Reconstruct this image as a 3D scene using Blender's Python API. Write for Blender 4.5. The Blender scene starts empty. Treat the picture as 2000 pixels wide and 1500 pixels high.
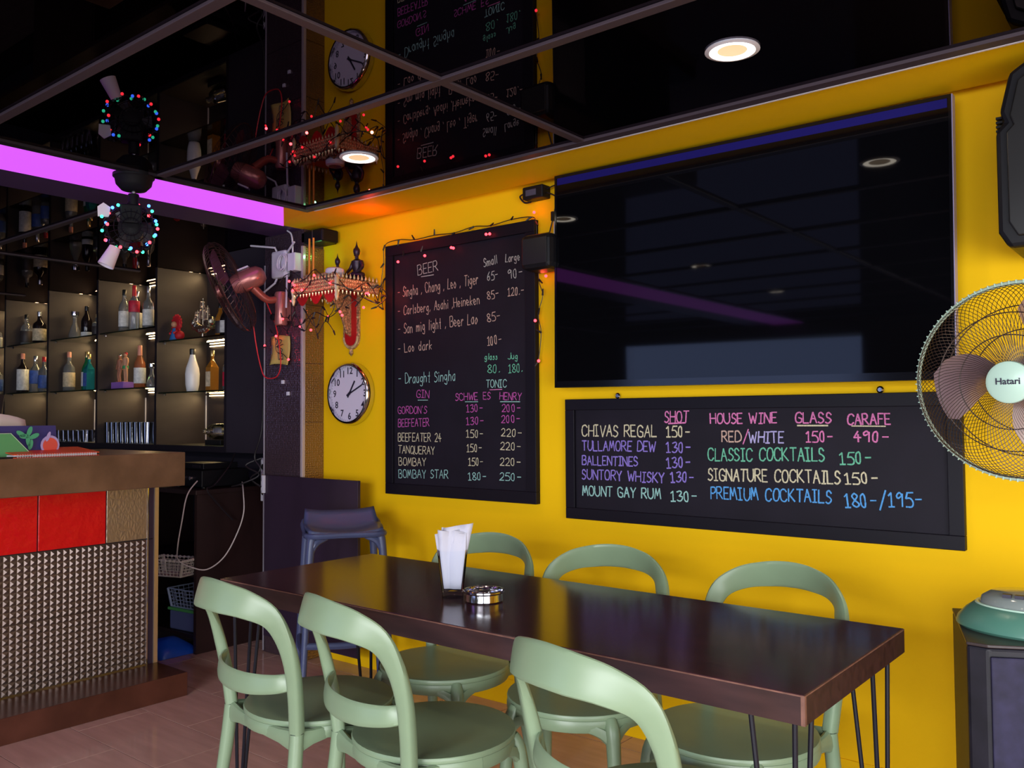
import bpy, bmesh, math, random
from mathutils import Vector, Matrix, Euler
random.seed(7)
PI = math.pi
S = bpy.context.scene
COL = S.collection

# ------------------------------------------------------------------ camera, world, light, exposure
cam_d = bpy.data.cameras.new('camera'); cam = bpy.data.objects.new('camera', cam_d); COL.objects.link(cam)
cam_d.sensor_width = 36; cam_d.lens = 36 * 1698.0 / 2000
_r = Vector((0.779, 0.627, -0.006)).normalized(); _b = Vector((0.626, -0.779, -0.038)).normalized()
_u = _b.cross(_r).normalized(); _r = _u.cross(_b).normalized()
cam.matrix_world = Matrix.Translation((0, -3, 1.26)) @ Matrix((_r, _u, _b)).transposed().to_4x4()
cam_d.clip_start = 0.05
S.camera = cam
S.view_settings.view_transform = 'Standard'; S.view_settings.look = 'None'
S.view_settings.gamma = 1; S.view_settings.use_curve_mapping = False
S.view_settings.exposure = 0.0
S.cycles.use_denoising = True
S.cycles.max_bounces = 9; S.cycles.glossy_bounces = 5; S.cycles.transmission_bounces = 8; S.cycles.transparent_max_bounces = 28
S.cycles.sample_clamp_indirect = 4.0; S.cycles.caustics_reflective = False; S.cycles.caustics_refractive = False

W = bpy.data.worlds.new('world'); S.world = W; W.use_nodes = True
bg = W.node_tree.nodes['Background']; bg.inputs[0].default_value = (0.50, 0.60, 0.85, 1); bg.inputs[1].default_value = 0.35

def area(name, loc, target, sx, sy, power, color, spread=None):
    d = bpy.data.lights.new(name, 'AREA'); d.shape = 'RECTANGLE'; d.size = sx; d.size_y = sy
    d.energy = power; d.color = color
    if spread: d.spread = spread
    o = bpy.data.objects.new(name, d); COL.objects.link(o); o.location = loc
    o.rotation_euler = (Vector(target) - Vector(loc)).to_track_quat('-Z', 'Y').to_euler()
    return o
def point(name, loc, power, color, rad=0.02):
    d = bpy.data.lights.new(name, 'POINT'); d.energy = power; d.color = color; d.shadow_soft_size = rad
    o = bpy.data.objects.new(name, d); COL.objects.link(o); o.location = loc; return o
# daylight through the wide open shop front behind the camera and through its side bay
area('daylight_sky', (0.8, -9.0, 2.95), (0.4, 0, 0.5), 6.0, 1.3, 1150, (0.95, 0.97, 1.0))
area('daylight_street', (0.8, -9.0, 1.1), (0.4, 0, 0.9), 6.0, 2.0, 420, (0.93, 0.96, 1.0))
area('daylight_side', (2.15, -3.4, 0.9), (-1.0, -1.0, 0.4), 2.4, 1.6, 130, (0.95, 0.97, 1.0))
area('daylight_left', (-4.2, -6.60, 1.08), (-3.0, 0, 0.9), 2.7, 2.05, 34, (0.36, 0.50, 1.0))

# ------------------------------------------------------------------ materials
MATS = {}
def srgb(r, g, b):
    f = lambda c: (c/255/12.92) if c/255 <= 0.04045 else ((c/255+0.055)/1.055)**2.4
    return (f(r), f(g), f(b), 1)
def mat(name, col, rough=0.5, metal=0.0, emit=None, estr=0.0, coat=0.0, trans=0.0, ior=1.45, spec=None,
        noise=None, bump=None, alpha=None):
    """noise=(scale, amount, (stretch xyz)) varies the colour, bump=(scale, strength) adds fine relief"""
    if name in MATS: return MATS[name]
    m = bpy.data.materials.new(name); m.use_nodes = True; nt = m.node_tree; p = nt.nodes['Principled BSDF']
    c = tuple(col) if len(col) == 4 else tuple(col) + (1,)
    p.inputs['Base Color'].default_value = c
    p.inputs['Roughness'].default_value = rough; p.inputs['Metallic'].default_value = metal
    p.inputs['IOR'].default_value = ior
    p.inputs['Coat Weight'].default_value = coat; p.inputs['Coat Roughness'].default_value = 0.04
    p.inputs['Transmission Weight'].default_value = trans
    if spec is not None: p.inputs['Specular IOR Level'].default_value = spec
    if emit: 
        p.inputs['Emission Color'].default_value = tuple(emit)[:3] + (1,); p.inputs['Emission Strength'].default_value = estr
    tc = None
    if noise or bump:
        tc = nt.nodes.new('ShaderNodeTexCoord'); mp = nt.nodes.new('ShaderNodeMapping')
        nt.links.new(tc.outputs['Object'], mp.inputs[0])
    if noise:
        sc, amt, st = noise
        mp.inputs['Scale'].default_value = st
        n = nt.nodes.new('ShaderNodeTexNoise'); n.inputs['Scale'].default_value = sc; n.inputs['Detail'].default_value = 6
        nt.links.new(mp.outputs[0], n.inputs['Vector'])
        mr = nt.nodes.new('ShaderNodeMapRange'); mr.inputs[1].default_value = 0.25; mr.inputs[2].default_value = 0.75
        mr.inputs[3].default_value = 1 - amt; mr.inputs[4].default_value = 1 + amt
        nt.links.new(n.outputs[0], mr.inputs[0])
        mx = nt.nodes.new('ShaderNodeVectorMath'); mx.operation = 'SCALE'; mx.inputs[0].default_value = c[:3]
        nt.links.new(mr.outputs[0], mx.inputs['Scale']); nt.links.new(mx.outputs[0], p.inputs['Base Color'])
    if bump:
        n2 = nt.nodes.new('ShaderNodeTexNoise'); n2.inputs['Scale'].default_value = bump[0]; n2.inputs['Detail'].default_value = 4
        nt.links.new(tc.outputs['Object'], n2.inputs['Vector'])
        b = nt.nodes.new('ShaderNodeBump'); b.inputs['Strength'].default_value = bump[1]; b.inputs['Distance'].default_value = 0.01
        nt.links.new(n2.outputs[0], b.inputs['Height']); nt.links.new(b.outputs[0], p.inputs['Normal'])
    MATS[name] = m
    return m

yellow = mat('yellow_paint', (0.87, 0.52, 0.005), 0.6, spec=0.1, noise=(1.2, 0.05, (1, 1, 1)), bump=(9, 0.10))
mirror = bpy.data.materials.new('smoked_mirror'); mirror.use_nodes = True
_n = mirror.node_tree; _n.nodes.remove(_n.nodes['Principled BSDF']); _g = _n.nodes.new('ShaderNodeBsdfGlossy')
_g.inputs['Color'].default_value = (0.125, 0.105, 0.12, 1); _g.inputs['Roughness'].default_value = 0.012
_n.links.new(_g.outputs[0], _n.nodes['Material Output'].inputs[0]); MATS['smoked_mirror'] = mirror
bar_metal = mat('brown_ceiling_bar', (0.050, 0.035, 0.045), 0.5)
frame_dark = mat('dark_frame', (0.012, 0.009, 0.014), 0.4)
white_trim = mat('white_trim', (0.7, 0.68, 0.72), 0.5)
purple = mat('purple_light_panel', (0.3, 0.05, 0.4), 0.5, emit=(0.70, 0.105, 0.98), estr=1.0)
downlight = mat('downlight_glow', (1, 1, 1), 0.5, emit=(1.0, 0.90, 0.74), estr=9.0)
downlight_mid = mat('downlight_centre', (0.9, 0.8, 0.6), 0.5, emit=(0.9, 0.58, 0.30), estr=0.75)
chalkboard = mat('chalkboard', (0.009, 0.007, 0.013), 0.6, spec=0.25, noise=(5, 0.25, (1, 1, 1)))
board_frame = mat('board_frame', (0.005, 0.004, 0.008), 0.5, spec=0.25)
tv_black = mat('screen_glass', (0.002, 0.002, 0.003), 0.035, coat=0.0, ior=1.36)
tv_frame = mat('gloss_black', (0.004, 0.004, 0.006), 0.12)
tv_blue = mat('dark_blue_reflection', (0.010, 0.008, 0.12), 0.5, spec=0.1)  # colour of the reflection painted along the top of the screen
laminate = mat('dark_laminate', (0.030, 0.024, 0.034), 0.38, noise=(3, 0.15, (1, 1, 1)))
shelf_in = mat('brown_laminate', (0.038, 0.028, 0.027), 0.5, noise=(4, 0.2, (1, 1, 3)))
dark_wood = mat('dark_red_wood', (0.022, 0.009, 0.009), 0.42, noise=(6, 0.35, (1, 1, 0.3)))
gate_wood = mat('plum_laminate', (0.025, 0.014, 0.030), 0.40, noise=(5, 0.25, (1, 1, 0.3)))
copper = mat('brushed_copper_laminate', (0.155, 0.085, 0.052), 0.34, 0.35, noise=(7, 0.38, (1, 1, 1)))
copper_dk = mat('dark_copper_laminate', (0.080, 0.027, 0.018), 0.24, 0.25, noise=(6, 0.4, (1, 1, 1)))
def thin_glass(name, tint_c, refl=0.5, rough=0.03):
    """thin-walled glass: light passes straight through, tinted, and the surface reflects by its fresnel term"""
    if name in MATS: return MATS[name]
    m = bpy.data.materials.new(name); m.use_nodes = True; nt = m.node_tree; nt.nodes.remove(nt.nodes['Principled BSDF'])
    t = nt.nodes.new('ShaderNodeBsdfTransparent'); t.inputs[0].default_value = tuple(tint_c) + (1,)
    g = nt.nodes.new('ShaderNodeBsdfGlossy'); g.inputs['Roughness'].default_value = rough; g.inputs[0].default_value = (1, 1, 1, 1)
    lw = nt.nodes.new('ShaderNodeLayerWeight'); lw.inputs[0].default_value = refl
    mx = nt.nodes.new('ShaderNodeMixShader'); nt.links.new(lw.outputs['Fresnel'], mx.inputs[0]); nt.links.new(t.outputs[0], mx.inputs[1]); nt.links.new(g.outputs[0], mx.inputs[2])
    nt.links.new(mx.outputs[0], nt.nodes['Material Output'].inputs[0]); MATS[name] = m; return m
glass_edge = thin_glass('green_edge_glass', (0.55, 0.80, 0.66), 0.35)
clear_glass = thin_glass('clear_glass', (0.98, 0.99, 1.0), 0.10)
solid_glass = thin_glass('bar_glass', (0.96, 0.96, 0.97), 0.5, 0.08)
matte_black = mat('matte_black', (0.004, 0.004, 0.006), 0.6, spec=0.2)
chrome = mat('chrome', (0.75, 0.75, 0.8), 0.12, 1.0)
steel = mat('brushed_steel', (0.6, 0.6, 0.65), 0.3, 1.0)
black_plastic = mat('black_plastic', (0.006, 0.006, 0.008), 0.42, spec=0.28)
white_plastic = mat('white_plastic', (0.62, 0.62, 0.70), 0.4)
white_cord = mat('white_cord', (0.55, 0.48, 0.46), 0.5)
black_wire = mat('black_wire', (0.01, 0.007, 0.01), 0.5)
led_warm = mat('warm_led_strip', (1, 0.8, 0.4), 0.5, emit=(1.0, 0.74, 0.38), estr=16)
bulb_red = mat('red_bulb', (1, 0.02, 0.03), 0.3, emit=(1.0, 0.035, 0.05), estr=7)
bulb_green = mat('green_bulb', (0.02, 1, 0.4), 0.3, emit=(0.04, 0.9, 0.42), estr=3.5)
bulb_blue = mat('blue_bulb', (0.02, 0.1, 1), 0.3, emit=(0.04, 0.16, 1.0), estr=7)
green_plastic = mat('sage_green_plastic', (0.195, 0.272, 0.168), 0.34, noise=(8, 0.06, (1, 1, 1)))
slate_plastic = mat('slate_blue_plastic', (0.052, 0.068, 0.150), 0.35)
table_top_m = mat('dark_lacquered_wood', (0.045, 0.016, 0.020), 0.16, spec=0.42, noise=(5, 0.35, (1, 14, 1)))
table_edge_m = mat('reddish_brown_wood', (0.034, 0.0135, 0.012), 0.40, noise=(6, 0.4, (1, 10, 6)))
table_rim_m = mat('worn_wood_edge', (0.15, 0.070, 0.05), 0.4, noise=(40, 0.4, (1, 1, 1)))
iron = mat('black_iron', (0.006, 0.005, 0.010), 0.55, spec=0.3)
floor_m = mat('brown_floor_tile', (0.46, 0.285, 0.235), 0.11, noise=(3, 0.16, (1, 7, 1)))
grout = mat('dark_grout', (0.07, 0.045, 0.04), 0.7)
outer_wall = mat('charcoal_wall', (0.035, 0.035, 0.045), 0.7)
paper_white = mat('white_paper', (0.80, 0.80, 0.90), 0.8)

def relief(name, base, metal, rough, kind):
    if name in MATS: return MATS[name]
    m = mat(name, base, rough, metal); nt = m.node_tree; p = nt.nodes['Principled BSDF']
    tc = nt.nodes.new('ShaderNodeTexCoord'); mp = nt.nodes.new('ShaderNodeMapping'); nt.links.new(tc.outputs['Object'], mp.inputs[0])
    b = nt.nodes.new('ShaderNodeBump'); b.inputs['Strength'].default_value = 0.9 if kind == 'mosaic' else 0.5; b.inputs['Distance'].default_value = 0.005
    if kind == 'mosaic':
        v = nt.nodes.new('ShaderNodeTexVoronoi'); v.inputs['Scale'].default_value = 85; v.distance = 'CHEBYCHEV'
        v.inputs['Randomness'].default_value = 0.35
        nt.links.new(mp.outputs[0], v.inputs['Vector']); nt.links.new(v.outputs['Distance'], b.inputs['Height'])
    else:
        v = nt.nodes.new('ShaderNodeTexVoronoi'); v.inputs['Scale'].default_value = 60; v.feature = 'DISTANCE_TO_EDGE'
        mp.inputs['Scale'].default_value = (1, 1, 0.55)
        nt.links.new(mp.outputs[0], v.inputs['Vector']); nt.links.new(v.outputs['Distance'], b.inputs['Height'])
    nt.links.new(b.outputs[0], p.inputs['Normal'])
    return m
mosaic_dark = relief('dark_mosaic', (0.17, 0.11, 0.14), 0.8, 0.30, 'mosaic')
mosaic_gold = relief('gold_mosaic', (0.30, 0.19, 0.09), 0.8, 0.32, 'mosaic')
maze_tile = relief('embossed_champagne', (0.42, 0.33, 0.26), 0.8, 0.34, 'maze')
red_tile_m = mat('red_glazed_tile', (0.62, 0.003, 0.008), 0.22, bump=(16, 0.8))
stud_m = mat('pewter_stud_tile', (0.20, 0.155, 0.14), 0.36, 0.9)

# ------------------------------------------------------------------ mesh helpers
class MB:
    def __init__(s): s.v = []; s.f = []; s.m = []; s.mats = []
    def mi(s, m):
        if m not in s.mats: s.mats.append(m)
        return s.mats.index(m)
    def add(s, vs, fs, m=None, M=None):
        o = len(s.v)
        s.v += [tuple(M @ Vector(v)) if M else tuple(v) for v in vs]
        k = s.mi(m) if m else 0
        for f in fs: s.f.append([i + o for i in f]); s.m.append(k)
        return s
    def box(s, x0, x1, y0, y1, z0, z1, m=None, M=None):
        vs = [(x, y, z) for x in (x0, x1) for y in (y0, y1) for z in (z0, z1)]
        return s.add(vs, [(0,1,3,2), (4,6,7,5), (0,4,5,1), (2,3,7,6), (0,2,6,4), (1,5,7,3)], m, M)
    def lathe(s, prof, n=20, m=None, M=None, cap=True):
        vs = []; fs = []
        for r, z in prof:
            for k in range(n): a = 2*PI*k/n; vs.append((r*math.cos(a), r*math.sin(a), z))
        for i in range(len(prof)-1):
            for k in range(n): a = i*n+k; b = i*n+(k+1) % n; fs.append((a, b, b+n, a+n))
        if cap:
            if prof[0][0] > 1e-5: fs.append(tuple(range(n))[::-1])
            if prof[-1][0] > 1e-5: fs.append(tuple(range((len(prof)-1)*n, len(prof)*n)))
        return s.add(vs, fs, m, M)
    def tube(s, pts, r, n=6, m=None, M=None, closed=False):
        pts = [Vector(p) for p in pts]; N = len(pts); rs = r if isinstance(r, (list, tuple)) else [r]*N
        vs = []; fs = []; up = None
        for i, p in enumerate(pts):
            a = pts[(i-1) % N] if (closed or i > 0) else p; b = pts[(i+1) % N] if (closed or i < N-1) else p
            t = (b-a)
            if t.length < 1e-9: t = Vector((0,0,1))
            t.normalize()
            if up is None: up = Vector((0,0,1)) if abs(t.z) < 0.9 else Vector((1,0,0))
            u = up - t*up.dot(t)
            if u.length < 1e-4: u = t.orthogonal()
            u.normalize(); w = t.cross(u); up = u
            for k in range(n): q = 2*PI*k/n; vs.append(p + (u*math.cos(q) + w*math.sin(q))*rs[i])
        L = N if closed else N-1
        for i in range(L):
            for k in range(n):
                a = i*n+k; b = i*n+(k+1) % n; c = ((i+1) % N)*n+(k+1) % n; d = ((i+1) % N)*n+k
                fs.append((a, b, c, d))
        if not closed: fs.append(tuple(range(n))[::-1]); fs.append(tuple(range((N-1)*n, N*n)))
        return s.add(vs, fs, m, M)
    def sweep(s, pts, ns, hw, ht, n=12, m=None, M=None, e=0.8, closed=False):
        """flattened section: hw half-width across, ht half-thickness along normal ns"""
        pts = [Vector(p) for p in pts]; N = len(pts); vs = []; fs = []
        for i, p in enumerate(pts):
            t = (pts[min(i+1, N-1)] - pts[max(i-1, 0)]).normalized()
            nn = Vector(ns[i]); nn = (nn - t*nn.dot(t)).normalized(); w = t.cross(nn)
            for k in range(n):
                q = 2*PI*k/n; c, d = math.cos(q), math.sin(q)
                vs.append(p + w*hw[i]*math.copysign(abs(c)**e, c) + nn*ht[i]*math.copysign(abs(d)**e, d))
        for i in range(N-1):
            for k in range(n):
                a = i*n+k; b = i*n+(k+1) % n; fs.append((a, b, b+n, a+n))
        fs.append(tuple(range(n))[::-1]); fs.append(tuple(range((N-1)*n, N*n)))
        return s.add(vs, fs, m, M)
    def prism(s, poly, z0, z1, m=None, M=None):
        n = len(poly); vs = [(x, y, z0) for x, y in poly] + [(x, y, z1) for x, y in poly]
        fs = [tuple(range(n))[::-1], tuple(range(n, 2*n))] + [(i, (i+1) % n, (i+1) % n+n, i+n) for i in range(n)]
        return s.add(vs, fs, m, M)
    def ball(s, c, r, m=None, n=8, sc=(1,1,1), M=None):
        prof = [(math.sin(PI*i/n)*r if 0 < i < n else 0.00001, -math.cos(PI*i/n)*r) for i in range(n+1)]
        T = Matrix.Translation(c) @ Matrix.Diagonal(sc).to_4x4()
        return s.lathe(prof, n+2, m, (M @ T) if M else T, cap=False)
    def build(s, name, m=None, parent=None, smooth=False, bevel=0, loc=None, subd=0):
        me = bpy.data.meshes.new(name); me.from_pydata(s.v, [], s.f); me.validate()
        mats = s.mats or ([m] if m else [])
        for q in mats: me.materials.append(q)
        if s.mats and len(s.mats) > 1: me.polygons.foreach_set('material_index', s.m[:len(me.polygons)])
        bm = bmesh.new(); bm.from_mesh(me); bmesh.ops.recalc_face_normals(bm, faces=bm.faces)
        if smooth:
            for f in bm.faces: f.smooth = True
            for e in bm.edges:
                if len(e.link_faces) == 2 and e.calc_face_angle(0) > 0.7: e.smooth = False
        bm.to_mesh(me); bm.free()
        return link(name, me, parent, bevel, loc)
def link(name, me, parent=None, bevel=0, loc=None):
    o = bpy.data.objects.new(name, me); COL.objects.link(o)
    if parent: o.parent = parent
    if loc: o.location = loc
    if bevel:
        b = o.modifiers.new('bevel', 'BEVEL'); b.width = bevel; b.segments = 2; b.limit_method = 'ANGLE'
    return o
def tag(o, label=None, cat=None, group=None, kind=None):
    if label: o['label'] = label
    if cat: o['category'] = cat
    if group: o['group'] = group
    if kind: o['kind'] = kind
    return o
def thing(name, label, cat, loc=(0,0,0), rz=0, group=None):
    o = bpy.data.objects.new(name, None); COL.objects.link(o); o.empty_display_size = 0.05
    o.location = loc; o.rotation_euler = (0, 0, rz)
    return tag(o, label, cat, group)
def kids(o): return [c for c in COL.objects if c.parent == o]
def copy_tree(o, parent=None):
    c = o.copy(); COL.objects.link(c); c.parent = parent
    for ch in list(o.children): copy_tree(ch, c)
    return c
def box(name, x0, x1, y0, y1, z0, z1, m, parent=None, bevel=0):
    return MB().box(x0, x1, y0, y1, z0, z1).build(name, m, parent, bevel=bevel)
def spline(pts, k=6, closed=False):
    P = [Vector(p) for p in pts]; N = len(P); out = []
    for i in range(N if closed else N-1):
        g = lambda j: P[j % N] if closed else P[max(0, min(N-1, j))]
        a, b, c, d = g(i-1), g(i), g(i+1), g(i+2)
        for q in range(k):
            t = q/k
            out.append(0.5*((2*b) + (c-a)*t + (2*a-5*b+4*c-d)*t*t + (3*b-a-3*c+d)*t**3))
    if not closed: out.append(P[-1])
    return out
def lerp_list(vals, k):
    out = []
    for i in range(len(vals)-1):
        for q in range(k): out.append(vals[i] + (vals[i+1]-vals[i])*q/k)
    return out + [vals[-1]]
def struct(o, label=None): 
    o['kind'] = 'structure'
    if label: o['label'] = label
    return o
def font_mesh(txt, size, depth=0.0004, bold=0):
    c = bpy.data.curves.new('lettering', 'FONT'); c.body = txt; c.size = size; c.extrude = depth; c.offset = bold
    c.align_x = 'CENTER'; c.align_y = 'CENTER'; c.resolution_u = 3
    o = bpy.data.objects.new('lettering', c); COL.objects.link(o)
    bpy.context.view_layer.update()
    me = bpy.data.meshes.new_from_object(o.evaluated_get(bpy.context.evaluated_depsgraph_get()))
    bpy.data.objects.remove(o); return me

# ------------------------------------------------------------------ room shell
HC = 2.26      # ceiling height
HB = HC
XB = -3.365    # edge of the mirrored dining ceiling on the bar side
fl = struct(box('floor', -9.5, 2.3, -6.5, 0.5, -0.08, -0.004, grout))
TW, TD = 0.6, 0.3
tile_me = {}
def tile_mesh(w, d):
    key = (round(w, 3), round(d, 3))
    if key not in tile_me:
        b = MB().box(0, w, 0, d, -0.003, 0); o = b.build('tile', floor_m); tile_me[key] = o.data
        md = o.data; bpy.data.objects.remove(o)
    return tile_me[key]
cnt = 0
for j in range(-9, 4):
    y = -1.025 + j*TD
    if y < -3.0 or y > -0.01: continue
    dd = min(TD, -y)
    for i in range(-9, 8):
        x = -3.31 + i*TW + (0.3 if j % 2 else 0)
        if x < -5.4 or x > 0.6: continue
        o = link('tile', tile_mesh(TW-0.004, dd-0.004), fl, loc=(x+0.002, y+0.002, 0)); cnt += 1
# floor further out, beyond what the picture shows in single tiles
ft = MB()
for (a, b, c, d) in ((-9.5, -5.4, -6.5, 0.1), (-5.4, 0.9, -6.5, -2.83), (0.9, 2.3, -6.5, 0.0)):
    x = a
    while x < b-0.01:
        y = c
        while y < d-0.01:
            ft.box(x+0.002, min(x+TW, b)-0.002, y+0.002, min(y+TD, d)-0.002, -0.004, 0); y += TD
        x += TW
tag(ft.build('outer_tiles', floor_m, fl), kind='stuff')

wy = struct(box('wall_back', -3.75, 2.3, 0.0, 0.2, 0.0, HC+0.05, yellow))
sk = struct(MB().box(-3.7, 2.3, -0.006, 0.0, 0.0, 0.11).build('baseboard_back', yellow, bevel=0.002))
# flat yellow border round the mirrored ceiling, with a shadow gap at the wall
struct(MB().prism([(-3.31, -0.375), (2.3, -0.375), (2.3, -0.07), (-3.70, -0.07), (-3.70, -0.29)], HC, HC+0.05).build('trim_1', yellow))
struct(box('trim_2', -3.75, 2.3, -0.07, 0.0, HC+0.022, HC+0.05, yellow))
struct(box('wall_right', 2.3, 2.45, -2.2, 0.2, 0, HC, yellow))
struct(box('wall_bar', -9.5, -4.04, 0.36, 0.5, 0, HC, laminate))
struct(box('wall_left', -9.65, -9.5, -6.5, 0.5, 0, HC, outer_wall))
wf = MB().box(-9.5, -5.6, -6.65, -6.5, 0, HC).box(-5.6, -2.8, -6.65, -6.5, 2.12, HC).box(-2.8, -1.2, -6.65, -6.5, 0, HC).box(-1.2, 2.3, -6.65, -6.5, 2.2, HC)
struct(wf.build('wall_front', outer_wall))
struct(MB().box(2.3, 2.45, -6.5, -5.0, 0, HC).box(2.3, 2.45, -5.0, -2.2, 2.2, HC).build('wall_side', outer_wall))

# main mirrored ceiling
ce = struct(box('ceiling', XB, 2.4, -6.5, -0.38, HC+0.012, HC+0.15, frame_dark))
gx = [XB, -1.75, -0.135, 2.3]; gy = [-6.5, -6.05, -5.35, -4.65, -3.95, -3.25, -2.55, -1.845, -1.15, -0.38]
for i in range(len(gx)-1):
    for j in range(len(gy)-1):
        box('mirror_panel', gx[i], gx[i+1], gy[j], gy[j+1], HC, HC+0.012, mirror, ce)
for x in gx[1:-1]: box('grid_bar', x-0.017, x+0.017, -6.5, -0.38, HC-0.009, HC, bar_metal, ce, 0.002)
for y in gy[1:-1]: box('grid_bar', XB, 2.3, y-0.017, y+0.017, HC-0.010, HC, bar_metal, ce, 0.002)
box('edge_bar', XB, 2.3, -0.42, -0.378, HC-0.010, HC, bar_metal, ce)
box('edge_bar', XB, XB+0.042, -6.5, -0.42, HC-0.010, HC, frame_dark, ce)
struct(box('trim_3', XB+0.05, 2.3, -0.378, -0.369, HC-0.011, HC, white_trim))
# purple backlit panel set flat in the border above the bar edge
lp = thing('light_panel', 'long glowing purple light panel in the ceiling border above the bar', 'light panel', (-3.545, -3.4, HC))
MB().prism([(-0.178, -3.1), (0.178, -3.1), (0.178, 2.885), (-0.178, 3.15)], -0.003, 0.0).build('diffuser', purple, lp)
struct(MB().prism([(-3.725, -6.5), (XB, -6.5), (XB, -0.375), (-3.31, -0.375), (-3.70, -0.29), (-3.70, -0.07), (-3.725, -0.07)], HC+0.0005, HC+0.05).build('trim_4', yellow))
struct(box('trim_5', -3.995, -3.725, -6.5, -0.02, HC-0.001, HC+0.05, mat('dark_plum_trim', (0.06, 0.03, 0.11), 0.5)))
# mirrored ceiling above the bar
ce2 = struct(box('ceiling', -9.5, -3.995, -6.5, 0.36, HC+0.012, HC+0.13, frame_dark))
hx = [-9.5, -7.4, -5.6, -3.995]; hy = [-6.5, -6.05, -5.35, -4.65, -3.95, -3.25, -2.55, -1.845, -1.01, 0.36]
for i in range(len(hx)-1):
    for j in range(len(hy)-1):
        box('mirror_panel', hx[i], hx[i+1], hy[j], hy[j+1], HC, HC+0.012, mirror, ce2)
for y in hy[1:-1]: box('grid_bar', hx[0], hx[-1], y-0.017, y+0.017, HC-0.010, HC, bar_metal, ce2, 0.002)
for x in hx[1:-1]: box('grid_bar', x-0.017, x+0.017, -6.5, -0.03, HC-0.009, HC, bar_metal, ce2, 0.002)

# mosaic pillar between bar and yellow wall
pil = struct(box('trim_6', -4.05, -3.71, -0.13, 0.36, 0, HB, mosaic_dark))
nz = 4
for k in range(7):
    z0 = k*0.31; z1 = min(z0+0.31, HB)
    for i in range(1):
        box('mosaic_sheet', -4.045, -3.722, -0.136, -0.13, z0+0.0015, z1-0.0015, mosaic_dark, pil)
    box('mosaic_sheet', -3.71, -3.704, -0.124, -0.002, z0+0.0015, z1-0.0015, mosaic_gold, pil)
box('corner_strip', -3.722, -3.703, -0.142, -0.124, 0, 2.17, mat('pinkish_trim', (0.50, 0.42, 0.44), 0.25, 0.3), pil, 0.002)

# ------------------------------------------------------------------ back bar shelving
sh = thing('bar_shelving', 'dark back bar shelving wall with lit cubby holes full of bottles', 'shelves', (-6.2, 0, 1.06))
def P(x0, x1, y0, y1, z0, z1): return (x0+6.2, x1+6.2, y0, y1, z0-1.06, z1-1.06)
def sbox(name, *a): 
    m = a[6]; return box(name, *P(*a[:6]), m, sh)
XD = [-8.60, -7.79, -6.985, -6.195, -5.39, -4.59]
SY0, SY1 = -0.02, 0.34
sbox('back_panel', -8.6, -4.58, SY1, SY1+0.015, 1.06, 2.257, shelf_in)
sbox('bottom_board', -8.6, -4.58, SY0, SY1, 1.06, 1.095, shelf_in)
sbox('face_edge', -8.6, -4.58, SY0-0.006, SY0, 1.058, 1.093, frame_dark)
for x in XD: 
    d = sbox('divider', x-0.012, x+0.012, SY0, SY1, 1.095, 2.257, shelf_in)
    MB().box(x-0.0125+6.2, x+0.0125+6.2, SY0-0.005, SY0, 0.03, 1.202).build('edge_band', frame_dark, d)
sbox('end_panel', -4.578, -4.055, SY0-0.004, SY0+0.02, 1.06, 2.257, laminate)
levels = {4: (1.435, 1.772), 3: (1.475, 1.875), 2: (1.478, 1.875), 1: (1.482, 1.875), 0: (1.48, 1.87)}
for i in range(5):
    a, b = XD[i]+0.013, XD[i+1]-0.013
    for z in levels[i]:
        g = sbox('glass_shelf', a, b, SY0+0.008, SY1-0.03, z-0.009, z, glass_edge)
        for yy in (0.03,):
            for xx in (a+0.006, b-0.006):
                MB().lathe([(0.007, -0.02), (0.009, -0.012), (0.005, -0.0095)], 8, M=Matrix.Translation((xx+6.2, yy, z-1.06))).build('shelf_pin', chrome, g)
    for z in (2.255,)+tuple(q-0.012 for q in levels[i][::-1]):
        s0 = MB()
        n = 1
        for k in range(n):
            x = a + 0.05 + (b-a-0.1)*(k+0.5)/n
            s0.box(a+0.05+6.2, b-0.05+6.2, SY1-0.010, SY1-0.006, z-0.0085-1.06, z-0.0035-1.06)
        tag(s0.build('led_strip', led_warm, sh))
        area('shelf_led', ((a+b)/2, SY1-0.03, z-0.022), ((a+b)/2, SY1-0.45, z-0.35), b-a-0.1, 0.012, 1.5, (1.0, 0.68, 0.32))
    MB().box(a+6.2-0.001, a+6.2+0.004, SY1-0.008, SY1, 0.04, 0.36).build('painted_light_line', white_trim, sh)  # pale strip painted in for the line of light down the back corner

# bottles ---------------------------------------------------------
def bottle_prof(h, r, style):
    if style == 'round': k = [(0.9,0),(1,0.02),(1,0.58),(0.85,0.66),(0.42,0.75),(0.34,0.80),(0.33,0.93)]
    elif style == 'wine': k = [(0.9,0),(1,0.02),(1,0.52),(0.9,0.60),(0.5,0.72),(0.36,0.78),(0.34,0.93)]
    elif style == 'bulb': k = [(0.72,0),(0.78,0.03),(0.95,0.18),(1,0.42),(0.9,0.55),(0.55,0.72),(0.36,0.84),(0.36,0.90)]
    elif style == 'squat': k = [(0.9,0),(1,0.03),(1,0.55),(0.92,0.63),(0.4,0.72),(0.32,0.78),(0.32,0.92)]
    elif style == 'decanter': k = [(0.95,0),(1,0.04),(0.98,0.2),(0.7,0.42),(0.34,0.60),(0.30,0.78),(0.62,0.86),(0.6,0.92)]
    return [(r*a, h*b) for a, b in k]
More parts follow.
